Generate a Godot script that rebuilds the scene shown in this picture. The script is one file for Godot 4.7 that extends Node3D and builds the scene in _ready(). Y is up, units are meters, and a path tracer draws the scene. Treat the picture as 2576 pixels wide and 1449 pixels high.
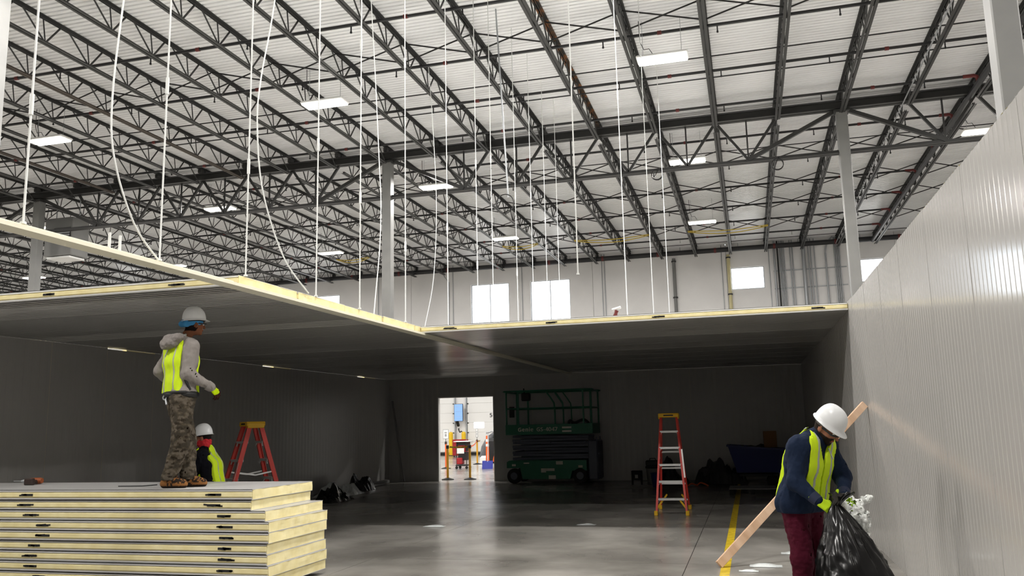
extends Node3D

# ---------------------------------------------------------------- mesh builder
class MB:
	var v := PackedVector3Array()
	var n := PackedVector3Array()
	var c := PackedColorArray()
	var i := PackedInt32Array()
	var xf := Transform3D()
	var colored := false
	func quad(a: Vector3, b: Vector3, d: Vector3, e: Vector3) -> void:
		a = xf * a; b = xf * b; d = xf * d; e = xf * e
		var k := v.size()
		var nn := (d - a).cross(e - b).normalized()
		v.append(a); v.append(b); v.append(d); v.append(e)
		n.append(nn); n.append(nn); n.append(nn); n.append(nn)
		i.append_array(PackedInt32Array([k, k + 2, k + 1, k, k + 3, k + 2]))
	func tri(a: Vector3, b: Vector3, d: Vector3) -> void:
		a = xf * a; b = xf * b; d = xf * d
		var k := v.size()
		var nn := (b - a).cross(d - a).normalized()
		v.append(a); v.append(b); v.append(d)
		n.append(nn); n.append(nn); n.append(nn)
		i.append_array(PackedInt32Array([k, k + 2, k + 1]))
	func boxc(lo: Vector3, hi: Vector3) -> MB:
		var a := Vector3(minf(lo.x, hi.x), minf(lo.y, hi.y), minf(lo.z, hi.z))
		var b := Vector3(maxf(lo.x, hi.x), maxf(lo.y, hi.y), maxf(lo.z, hi.z))
		quad(Vector3(a.x, a.y, b.z), Vector3(b.x, a.y, b.z), Vector3(b.x, b.y, b.z), Vector3(a.x, b.y, b.z))
		quad(Vector3(b.x, a.y, a.z), Vector3(a.x, a.y, a.z), Vector3(a.x, b.y, a.z), Vector3(b.x, b.y, a.z))
		quad(Vector3(b.x, a.y, b.z), Vector3(b.x, a.y, a.z), Vector3(b.x, b.y, a.z), Vector3(b.x, b.y, b.z))
		quad(Vector3(a.x, a.y, a.z), Vector3(a.x, a.y, b.z), Vector3(a.x, b.y, b.z), Vector3(a.x, b.y, a.z))
		quad(Vector3(a.x, b.y, b.z), Vector3(b.x, b.y, b.z), Vector3(b.x, b.y, a.z), Vector3(a.x, b.y, a.z))
		quad(Vector3(a.x, a.y, a.z), Vector3(b.x, a.y, a.z), Vector3(b.x, a.y, b.z), Vector3(a.x, a.y, b.z))
		return self
	func box(ctr: Vector3, s: Vector3, b := Basis()) -> MB:
		var keep := xf
		xf = xf * Transform3D(b, ctr)
		boxc(-s / 2, s / 2)
		xf = keep
		return self
	# box with chamfered edges
	func cbox(ctr: Vector3, s: Vector3, ch: float, b := Basis()) -> MB:
		var keep := xf
		xf = xf * Transform3D(b, ctr)
		var h := s / 2
		ch = minf(ch, minf(h.x, minf(h.y, h.z)) * 0.95)
		var ax := [Vector3(1, 0, 0), Vector3(0, 1, 0), Vector3(0, 0, 1)]
		for a in 3:
			var u: Vector3 = ax[(a + 1) % 3]
			var w: Vector3 = ax[(a + 2) % 3]
			var hu: float = h[(a + 1) % 3] - ch
			var hw: float = h[(a + 2) % 3] - ch
			for sg in [-1.0, 1.0]:
				var o: Vector3 = ax[a] * h[a] * sg
				if sg > 0:
					quad(o - u * hu - w * hw, o + u * hu - w * hw, o + u * hu + w * hw, o - u * hu + w * hw)
				else:
					quad(o - u * hu - w * hw, o - u * hu + w * hw, o + u * hu + w * hw, o + u * hu - w * hw)
			# edges along axis a
			var la: Vector3 = ax[a] * (h[a] - ch)
			for su in [-1.0, 1.0]:
				for sw in [-1.0, 1.0]:
					var p1: Vector3 = u * su * (hu + ch) + w * sw * hw
					var p2: Vector3 = u * su * hu + w * sw * (hw + ch)
					if su * sw > 0:
						quad(p1 - la, p2 - la, p2 + la, p1 + la) if false else quad(p1 + la, p2 + la, p2 - la, p1 - la) if false else qout(p1 - la, p2 - la, p2 + la, p1 + la)
					else:
						qout(p1 - la, p2 - la, p2 + la, p1 + la)
		for sx in [-1.0, 1.0]:
			for sy in [-1.0, 1.0]:
				for sz in [-1.0, 1.0]:
					var q := Vector3(sx * (h.x - ch), sy * (h.y - ch), sz * (h.z - ch))
					var a1 := q + Vector3(sx * ch, 0, 0)
					var a2 := q + Vector3(0, sy * ch, 0)
					var a3 := q + Vector3(0, 0, sz * ch)
					if sx * sy * sz > 0:
						tri(a1, a2, a3)
					else:
						tri(a1, a3, a2)
		xf = keep
		return self
	# quad turned so that it faces away from the local origin
	func qout(a: Vector3, b: Vector3, d: Vector3, e: Vector3) -> void:
		var nn := (d - a).cross(e - b)
		if nn.dot(a + d) < 0:
			quad(a, e, d, b)
		else:
			quad(a, b, d, e)
	# bar of rectangular section between two points; w across (horizontal-ish), h the other
	func bar(a: Vector3, b: Vector3, w: float, h: float, up := Vector3.UP) -> MB:
		var z := (b - a)
		var l := z.length()
		z /= l
		if absf(z.dot(up)) > 0.98:
			up = Vector3.RIGHT
		var x := up.cross(z).normalized()
		var y := z.cross(x)
		return box((a + b) / 2, Vector3(w, h, l), Basis(x, y, z))
	# smooth tube along points; r a number or an array
	func tube(pts: Array, r, sides := 8, caps := true, sq := 1.0) -> MB:
		var m := pts.size()
		var k0 := v.size()
		var t0: Vector3 = (pts[1] - pts[0]).normalized()
		var up := Vector3.UP if absf(t0.y) < 0.9 else Vector3.RIGHT
		var x := up.cross(t0).normalized()
		for j in m:
			var t: Vector3
			if j == 0:
				t = t0
			elif j == m - 1:
				t = (pts[j] - pts[j - 1]).normalized()
			else:
				t = ((pts[j + 1] - pts[j]).normalized() + (pts[j] - pts[j - 1]).normalized()).normalized()
			x = (x - t * x.dot(t)).normalized()
			var y := t.cross(x)
			var rr: float = r[j] if r is Array else r
			for s in sides:
				var a := TAU * s / sides
				var d := x * cos(a) + y * sin(a) * sq
				v.append(xf * (pts[j] + d * rr))
				n.append((xf.basis * d).normalized())
		for j in m - 1:
			for s in sides:
				var a := k0 + j * sides + s
				var b := k0 + j * sides + (s + 1) % sides
				i.append_array(PackedInt32Array([a, b + sides, b, a, a + sides, b + sides]))
		if caps:
			for e in [0, m - 1]:
				var k := v.size()
				var tt: Vector3 = (pts[0] - pts[1]).normalized() if e == 0 else (pts[m - 1] - pts[m - 2]).normalized()
				for s in sides:
					v.append(v[k0 + e * sides + s])
					n.append((xf.basis * tt).normalized())
				for s in range(1, sides - 1):
					if e == 0:
						i.append_array(PackedInt32Array([k, k + s, k + s + 1]))
					else:
						i.append_array(PackedInt32Array([k, k + s + 1, k + s]))
		return self
	func rod(a: Vector3, b: Vector3, r: float, sides := 8) -> MB:
		return tube([a, b], r, sides)
	# profile of Vector2(radius, height) turned about y
	func lathe(prof: Array, sides := 20, ctr := Vector3.ZERO, b := Basis()) -> MB:
		var keep := xf
		xf = xf * Transform3D(b, ctr)
		for j in prof.size() - 1:
			var p: Vector2 = prof[j]
			var q: Vector2 = prof[j + 1]
			var sl := q - p
			var k := v.size()
			for s in sides + 1:
				var a := TAU * s / sides
				var d := Vector3(cos(a), 0, sin(a))
				var nn := (d * sl.y - Vector3.UP * sl.x).normalized()
				v.append(xf * (d * p.x + Vector3.UP * p.y)); n.append((xf.basis * nn).normalized())
				v.append(xf * (d * q.x + Vector3.UP * q.y)); n.append((xf.basis * nn).normalized())
			for s in sides:
				var o := k + s * 2
				i.append_array(PackedInt32Array([o, o + 2, o + 3, o, o + 3, o + 1]))
		xf = keep
		return self
	# flat polygon (x, y) pulled from z = -d/2 to d/2
	func prism(poly: PackedVector2Array, d: float, ctr := Vector3.ZERO, b := Basis()) -> MB:
		var keep := xf
		xf = xf * Transform3D(b, ctr)
		if Geometry2D.is_polygon_clockwise(poly):
			poly.reverse()
		var t := Geometry2D.triangulate_polygon(poly)
		for j in range(0, t.size(), 3):
			var p0 := poly[t[j]]
			var p1 := poly[t[j + 1]]
			var p2 := poly[t[j + 2]]
			if (p1 - p0).cross(p2 - p0) < 0:
				var w := p1
				p1 = p2
				p2 = w
			tri(Vector3(p0.x, p0.y, d / 2), Vector3(p1.x, p1.y, d / 2), Vector3(p2.x, p2.y, d / 2))
			tri(Vector3(p0.x, p0.y, -d / 2), Vector3(p2.x, p2.y, -d / 2), Vector3(p1.x, p1.y, -d / 2))
		for j in poly.size():
			var p := poly[j]
			var q := poly[(j + 1) % poly.size()]
			quad(Vector3(p.x, p.y, -d / 2), Vector3(q.x, q.y, -d / 2), Vector3(q.x, q.y, d / 2), Vector3(p.x, p.y, d / 2))
		xf = keep
		return self
	func mesh() -> ArrayMesh:
		var a := []
		a.resize(Mesh.ARRAY_MAX)
		a[Mesh.ARRAY_VERTEX] = v
		a[Mesh.ARRAY_NORMAL] = n
		if colored:
			a[Mesh.ARRAY_COLOR] = c
		a[Mesh.ARRAY_INDEX] = i
		var m := ArrayMesh.new()
		m.add_surface_from_arrays(Mesh.PRIMITIVE_TRIANGLES, a)
		return m

# ---------------------------------------------------------------- scene helpers
var used := {}
var M := {}
var rng := RandomNumberGenerator.new()

func numbered(called: String) -> String:
	var k: int = used.get(called, 0)
	used[called] = k + 1
	return called if k == 0 else "%s_%03d" % [called, k]

func tag(o: Node, label: String, category: String, group := "") -> void:
	o.set_meta("label", label)
	o.set_meta("category", category)
	if group:
		o.set_meta("group", group)

func thing(called: String, label: String, category: String, at := Vector3.ZERO, turn := 0.0, group := "") -> Node3D:
	var o := Node3D.new()
	o.name = numbered(called)
	add_child(o)
	o.position = at
	o.rotation.y = turn
	tag(o, label, category, group)
	return o

func part(called: String, m, mat: Material, parent: Node, at := Vector3.ZERO) -> MeshInstance3D:
	var o := MeshInstance3D.new()
	o.name = called
	o.mesh = m.mesh() if m is MB else m
	o.material_override = mat
	o.position = at
	parent.add_child(o, true)
	return o

func single(called: String, m, mat: Material, label: String, category: String, at := Vector3.ZERO, group := "") -> MeshInstance3D:
	var o := MeshInstance3D.new()
	o.name = numbered(called)
	o.mesh = m.mesh() if m is MB else m
	o.material_override = mat
	o.position = at
	add_child(o)
	tag(o, label, category, group)
	return o

func struct(called: String, m, mat: Material, at := Vector3.ZERO) -> MeshInstance3D:
	var o := MeshInstance3D.new()
	o.name = numbered(called)
	if m != null:
		o.mesh = m.mesh() if m is MB else m
		o.material_override = mat
	o.position = at
	add_child(o)
	o.set_meta("kind", "structure")
	return o

func structn(called: String, at := Vector3.ZERO) -> Node3D:
	var o := Node3D.new()
	o.name = numbered(called)
	o.position = at
	add_child(o)
	o.set_meta("kind", "structure")
	return o

func mat(col: Color, rough := 0.6, metal := 0.0, spec := 0.5) -> StandardMaterial3D:
	var m := StandardMaterial3D.new()
	m.albedo_color = col
	m.roughness = rough
	m.metallic = metal
	m.metallic_specular = spec
	return m

func c8(r: int, g: int, b: int) -> Color:
	return Color8(r, g, b)

# seamless noise picture between two colours
func noise_tex(size: int, freq: float, a: Color, b: Color, sd: int, oct := 4, contrast := 1.0, stretch := Vector2(1, 1)) -> ImageTexture:
	var f := FastNoiseLite.new()
	f.seed = sd
	f.noise_type = FastNoiseLite.TYPE_SIMPLEX_SMOOTH
	f.frequency = freq
	f.fractal_octaves = oct
	var src := f.get_seamless_image(int(size * stretch.x), int(size * stretch.y))
	if stretch != Vector2(1, 1):
		src.resize(size, size, Image.INTERPOLATE_BILINEAR)
	var im := Image.create(size, size, false, Image.FORMAT_RGB8)
	for y in size:
		for x in size:
			var t := clampf((src.get_pixel(x, y).r - 0.5) * contrast + 0.5, 0, 1)
			im.set_pixel(x, y, a.lerp(b, t))
	return ImageTexture.create_from_image(im)

func tri(m: StandardMaterial3D, scale: float, world := true) -> StandardMaterial3D:
	m.uv1_triplanar = true
	m.uv1_world_triplanar = world
	m.uv1_scale = Vector3.ONE * scale
	return m

func text(s: String, size: float, depth: float, mt: Material, parent: Node, at: Vector3, b := Basis(), wid := 0.0) -> MeshInstance3D:
	var t := TextMesh.new()
	var f := SystemFont.new()
	f.font_names = PackedStringArray(["Droid Sans"])
	f.font_weight = 700
	t.font = f
	t.text = s
	t.font_size = 32
	t.pixel_size = size / 32.0
	t.depth = depth
	var o := MeshInstance3D.new()
	o.name = "lettering"
	o.mesh = t
	o.material_override = mt
	o.transform = Transform3D(b, at)
	if wid > 0.0:
		var w := t.get_aabb().size.x
		o.transform = Transform3D(b * Basis.from_scale(Vector3(wid / maxf(w, 0.001), 1, 1)), at)
	parent.add_child(o, true)
	return o

const GX0 := -11.33      # middle column
const BAY := 14.5
const JS := 1.8125
const ZG := -25.75       # girder line
const ZN := -11.25       # nearer girder line
const ZF := -46.6        # far wall
const YD := 11.05        # underside of deck
const LAMP_ENERGY := 19.0

func _ready() -> void:
	rng.seed = 7
	var cam := Camera3D.new()
	cam.name = "camera"
	cam.position = Vector3(0, 1.56, 0)
	cam.rotation = Vector3(0.16162805, 0.26733717, -0.02298829)
	cam.fov = 37.5044
	cam.far = 200
	add_child(cam)
	var env := Environment.new()
	env.background_mode = Environment.BG_SKY
	var sky := Sky.new()
	var sm := ProceduralSkyMaterial.new()
	sm.sky_top_color = c8(205, 222, 240)
	sm.sky_horizon_color = c8(240, 245, 250)
	sm.ground_horizon_color = c8(225, 228, 230)
	sm.ground_bottom_color = c8(190, 190, 188)
	sm.energy_multiplier = 3.0
	sky.sky_material = sm
	env.sky = sky
	env.tonemap_mode = Environment.TONE_MAPPER_LINEAR
	env.tonemap_exposure = 2.95
	env.sdfgi_enabled = true
	env.ssao_enabled = true
	env.ssil_enabled = true
	var we := WorldEnvironment.new()
	we.environment = env
	add_child(we)
	make_materials()
	make_lamps()
	make_shell()
	make_far_wall()
	make_roof_steel()
	make_pipes()
	make_cold_room()
	make_hangers()
	make_stack()
	make_clutter()
	make_dock()
	make_people()

func make_materials() -> void:
	M.steel = mat(c8(50, 50, 49), 0.45, 0.0, 0.5)
	M.steel_rust = tri(mat(Color.WHITE, 0.8), 0.5)
	M.steel_rust.albedo_texture = noise_tex(256, 0.02, c8(46, 44, 42), c8(128, 82, 46), 15, 5, 2.6)
	M.steel_brown = mat(c8(72, 63, 55), 0.6)
	M.column = tri(mat(Color.WHITE, 0.5), 0.35)
	M.column.albedo_texture = noise_tex(256, 0.012, c8(120, 120, 119), c8(130, 130, 128), 3)
	M.deck = tri(mat(Color.WHITE, 0.32, 0.0, 0.6), 0.12)
	M.deck.albedo_texture = noise_tex(512, 0.008, c8(226, 227, 228), c8(240, 240, 240), 4, 5, 1.2)
	M.wall = tri(mat(Color.WHITE, 0.75), 0.1)
	M.wall.albedo_texture = noise_tex(512, 0.006, c8(228, 227, 226), c8(240, 239, 238), 5, 5)
	M.floor = tri(mat(Color.WHITE, 0.27, 0.0, 0.5), 0.11)
	M.floor.albedo_texture = noise_tex(1024, 0.004, c8(112, 109, 104), c8(164, 161, 155), 6, 7, 1.5)
	M.floor.roughness_texture = noise_tex(512, 0.012, Color(0.7, 0.7, 0.7), Color(1, 1, 1), 8, 5, 1.2)
	M.floor_joint = mat(c8(44, 43, 41), 0.8)
	M.yellow_paint = tri(mat(Color.WHITE, 0.5), 1.1)
	M.yellow_paint.albedo_texture = noise_tex(256, 0.03, c8(176, 148, 20), c8(214, 186, 40), 9, 5, 1.6)
	M.pipe_black = mat(c8(34, 34, 36), 0.45)
	M.red_fit = mat(c8(100, 31, 28), 0.45)
	M.chrome = mat(c8(190, 190, 188), 0.35, 0.7)
	M.galv = mat(c8(172, 175, 178), 0.42, 0.6)
	M.white_rod = mat(c8(226, 228, 226), 0.45)
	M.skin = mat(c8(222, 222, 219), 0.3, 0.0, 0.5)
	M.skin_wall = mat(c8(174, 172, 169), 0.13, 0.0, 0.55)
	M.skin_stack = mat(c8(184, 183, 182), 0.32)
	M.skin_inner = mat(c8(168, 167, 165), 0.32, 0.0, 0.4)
	M.skin_ceiling = mat(c8(204, 203, 200), 0.18, 0.0, 0.5)
	M.strip = mat(c8(228, 224, 204), 0.6)
	M.foam = tri(mat(Color.WHITE, 0.85), 0.9)
	M.foam.albedo_texture = noise_tex(256, 0.02, c8(226, 212, 156), c8(238, 227, 180), 11, 5, 1.3)
	M.foam_cut = tri(mat(Color.WHITE, 0.95), 1.6)
	M.foam_cut.albedo_texture = noise_tex(256, 0.03, c8(226, 220, 182), c8(242, 238, 206), 12, 6, 1.6)
	M.black = mat(c8(20, 20, 21), 0.55)
	M.rubber = mat(c8(26, 26, 27), 0.8)
	M.lens = mat(Color.WHITE, 0.4)
	M.lens.emission_enabled = true
	M.lens.emission = Color(1.0, 0.98, 0.94)
	M.lens.emission_energy_multiplier = 5.0
	M.lamp_white = mat(c8(232, 232, 230), 0.4)
	M.glass = mat(Color(0.95, 0.97, 0.98, 0.08), 0.03)
	M.glass.transparency = BaseMaterial3D.TRANSPARENCY_ALPHA
	M.frame = mat(c8(190, 192, 194), 0.4, 0.3)
	M.lit_lite = mat(Color.WHITE, 0.3)
	M.lit_lite.emission_enabled = true
	M.lit_lite.emission = Color(0.95, 0.98, 1.0)
	M.lit_lite.emission_energy_multiplier = 1.2
	M.display = mat(c8(60, 90, 140), 0.3)
	M.display.emission_enabled = true
	M.display.emission = c8(150, 190, 240)
	M.display.emission_energy_multiplier = 0.32
	M.cream_pipe = mat(c8(206, 196, 150), 0.5)
	M.yellow_cable = mat(c8(214, 186, 60), 0.5)

# ---------------------------------------------------------------- lamps
func make_lamps() -> void:
	var body := MB.new()
	body.cbox(Vector3(0, 0.075, 0), Vector3(1.2, 0.07, 0.46), 0.02)
	body.cbox(Vector3(0, 0.13, 0), Vector3(0.5, 0.05, 0.16), 0.01)
	var bm := body.mesh()
	var lm := MB.new().cbox(Vector3(0, 0.025, 0), Vector3(1.14, 0.04, 0.42), 0.012).mesh()
	var wm := MB.new().rod(Vector3(0, 0.11, 0), Vector3(0, 1.075, 0), 0.006, 5).mesh()
	var cord := MB.new().tube([Vector3(-0.2, 0.15, 0), Vector3(-0.3, 0.32, 0.03), Vector3(-0.42, 0.3, 0.06), Vector3(-0.5, 0.5, 0.05), Vector3(-0.52, 1.06, 0.03)], 0.009, 5).mesh()
	var rows := {-36.5: "far row by the white wall", -27.5: "middle row behind the girder", -19.2: "nearest row in view", -10.6: "row above the front of the cold room", -2.0: "row above the camera"}
	var ord := ["first", "second", "third", "fourth", "fifth", "sixth", "seventh", "eighth"]
	for z in rows:
		for k in range(-5, 1 if z < -30.0 else 3):
			var t := thing("high_bay_light", "white LED high-bay light, %s from left, %s" % [ord[k + 5], rows[z]], "light", Vector3(-1.45 + 8.8 * k, 10.0, z), 0.0, "high-bay lights under the roof")
			part("housing", bm, M.lamp_white, t)
			part("lens", lm, M.lens, t)
			part("suspension_wire", wm, M.galv, t, Vector3(-0.45, 0, 0))
			part("suspension_wire", wm, M.galv, t, Vector3(0.45, 0, 0))
			part("power_cord", cord, M.black, t)
			var a := AreaLight3D.new()
			a.name = "lamp"
			a.area_size = Vector2(1.1, 0.4)
			a.light_energy = LAMP_ENERGY
			a.light_color = Color(1.0, 0.985, 0.965)
			a.shadow_enabled = true
			a.area_range = 80.0
			a.area_attenuation = 2.0
			a.position = Vector3(0, -0.004, 0)
			a.rotation.x = -PI / 2
			t.add_child(a)

# ---------------------------------------------------------------- building shell
func make_shell() -> void:
	# floor slabs with saw-cut joints
	var fl := structn("floor")
	part("joint_bed", MB.new().boxc(Vector3(-60.5, -0.4, ZF - 0.3), Vector3(20.1, -0.012, 18.3)), M.floor_joint, fl)
	var xs := [-60.0, -45.0, -36.0, -27.0, -18.0, -9.3, -4.565, -0.78, 3.0, 9.6, 20.0]
	var zs := [ZF, -40.0, -34.0, -28.0, -23.5, -19.0, -14.5, -10.0, -5.5, -1.0, 8.0, 18.0]
	for a in xs.size() - 1:
		for b in zs.size() - 1:
			part("slab", MB.new().boxc(Vector3(xs[a] + 0.004, -0.012, zs[b] + 0.004), Vector3(xs[a + 1] - 0.004, 0.0, zs[b + 1] - 0.004)), M.floor, fl)
	part("painted_line", MB.new().boxc(Vector3(-0.41, 0.0, -24.0), Vector3(-0.31, 0.0015, -3.0)), M.yellow_paint, fl)
	# ribbed steel deck, ribs along x
	var d := MB.new()
	var z := ZF
	while z < 18.0:
		var p := [Vector2(0, 0), Vector2(0.09, 0), Vector2(0.102, 0.038), Vector2(0.14, 0.038), Vector2(0.152, 0)]
		for k in 4:
			var a: Vector2 = p[k]
			var b: Vector2 = p[k + 1]
			d.quad(Vector3(-60, YD + a.y, z + a.x), Vector3(20, YD + a.y, z + a.x), Vector3(20, YD + b.y, z + b.x), Vector3(-60, YD + b.y, z + b.x))
		z += 0.152
	var ceil_ := struct("ceiling", MB.new().boxc(Vector3(-60.4, YD + 0.06, ZF - 0.3), Vector3(20.4, YD + 0.3, 18.4)), M.deck)
	part("ribbed_deck", d, M.deck, ceil_)
	struct("wall_left", MB.new().boxc(Vector3(-60.3, 0, ZF), Vector3(-60, YD + 0.1, 18)), M.wall)
	struct("wall_right", MB.new().boxc(Vector3(20, 0, ZF), Vector3(20.3, YD + 0.1, 18)), M.wall)
	struct("wall_front", MB.new().boxc(Vector3(-60.3, 0, 18), Vector3(20.3, YD + 0.1, 18.3)), M.wall)

# ---------------------------------------------------------------- far wall
func wall_cells(xs: Array, ys: Array, holes: Array, z0: float, z1: float, parent: Node, called: String, mt: Material, gap := 0.0) -> void:
	# rectangles of one wall between grid lines, leaving the holes open
	for a in xs.size() - 1:
		for b in ys.size() - 1:
			var cx: float = (xs[a] + xs[a + 1]) / 2
			var cy: float = (ys[b] + ys[b + 1]) / 2
			var open := false
			for h in holes:
				if cx > h[0] and cx < h[1] and cy > h[2] and cy < h[3]:
					open = true
			if not open:
				part(called, MB.new().boxc(Vector3(xs[a] + gap, ys[b], z0), Vector3(xs[a + 1] - gap, ys[b + 1], z1)), mt, parent)

func make_far_wall() -> void:
	var w := structn("wall_far")
	# tilt-up panels, each a mesh with its openings; windows [x0, x1, y0, y1]
	var wins := [[-27.6, -23.7, 8.45, 9.75], [-15.25, -12.95, 7.5, 9.78], [-11.67, -9.36, 7.46, 9.77], [-0.52, 1.22, 8.53, 9.74], [5.86, 7.6, 8.53, 9.74], [-40.2, -37.9, 7.5, 9.78]]
	var joints := [-60.0, -52.3, -44.7, -37.1, -29.5, -19.0, -12.3, -8.05, -0.72, 7.75, 20.0]
	for a in joints.size() - 1:
		var x0: float = joints[a] + 0.008
		var x1: float = joints[a + 1] - 0.008
		var mb := MB.new()
		var xs := [x0]
		var ys := [0.0, YD + 0.1]
		var hs := []
		for h in wins:
			if h[1] > x0 and h[0] < x1:
				hs.append(h)
				for q in [h[0], h[1]]:
					if q > x0 and q < x1:
						xs.append(q)
				for q in [h[2], h[3]]:
					ys.append(q)
		xs.append(x1)
		xs.sort()
		ys.sort()
		for i in xs.size() - 1:
			for j in ys.size() - 1:
				var cx: float = (xs[i] + xs[i + 1]) / 2
				var cy: float = (ys[j] + ys[j + 1]) / 2
				var open := false
				for h in hs:
					if cx > h[0] and cx < h[1] and cy > h[2] and cy < h[3]:
						open = true
				if not open and xs[i + 1] - xs[i] > 0.001 and ys[j + 1] - ys[j] > 0.001:
					mb.boxc(Vector3(xs[i], ys[j], ZF - 0.25), Vector3(xs[i + 1], ys[j + 1], ZF))
		part("concrete_panel", mb, M.wall, w)
	part("joint_backing", MB.new().boxc(Vector3(-60, 0, ZF - 0.3), Vector3(-40.3, YD, ZF - 0.26)).boxc(Vector3(-37.8, 0, ZF - 0.3), Vector3(-27.7, YD, ZF - 0.26)).boxc(Vector3(-23.6, 0, ZF - 0.3), Vector3(-15.35, YD, ZF - 0.26)).boxc(Vector3(-9.25, 0, ZF - 0.3), Vector3(-0.62, YD, ZF - 0.26)).boxc(Vector3(7.7, 0, ZF - 0.3), Vector3(20, YD, ZF - 0.26)), M.floor_joint, w)
	var n := 0
	for h in wins:
		n += 1
		var win := structn("window_%d" % n)
		var fr := MB.new()
		var t := 0.05
		fr.boxc(Vector3(h[0], h[2], ZF - 0.16), Vector3(h[1], h[2] + t, ZF - 0.08))
		fr.boxc(Vector3(h[0], h[3] - t, ZF - 0.16), Vector3(h[1], h[3], ZF - 0.08))
		fr.boxc(Vector3(h[0], h[2] + t, ZF - 0.16), Vector3(h[0] + t, h[3] - t, ZF - 0.08))
		fr.boxc(Vector3(h[1] - t, h[2] + t, ZF - 0.16), Vector3(h[1], h[3] - t, ZF - 0.08))
		var two: bool = h[3] - h[2] > 2.0
		var mx: float = (h[0] + h[1]) / 2
		if two:
			fr.boxc(Vector3(mx - t / 2, h[2] + t, ZF - 0.16), Vector3(mx + t / 2, h[3] - t, ZF - 0.08))
		part("window_frame", fr, M.frame, win)
		for q in ([[h[0] + t, mx - t / 2], [mx + t / 2, h[1] - t]] if two else [[h[0] + t, h[1] - t]]):
			part("pane", MB.new().boxc(Vector3(q[0], h[2] + t, ZF - 0.125), Vector3(q[1], h[3] - t, ZF - 0.115)), M.glass, win)

# ---------------------------------------------------------------- roof steel
func angle_pair(m: MB, a: Vector3, b: Vector3, leg: float, th: float, gap: float, down: bool) -> void:
	# two angles back to back along z (a to b), horizontal legs outward
	var s := -1.0 if down else 1.0
	for q in [-1.0, 1.0]:
		var x0: float = q * gap / 2
		m.boxc(Vector3(a.x + x0, a.y, a.z), Vector3(a.x + x0 + q * th, a.y + s * leg, b.z))
		m.boxc(Vector3(a.x + x0 + q * th, a.y, a.z), Vector3(a.x + x0 + q * leg, a.y + s * th, b.z))

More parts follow.
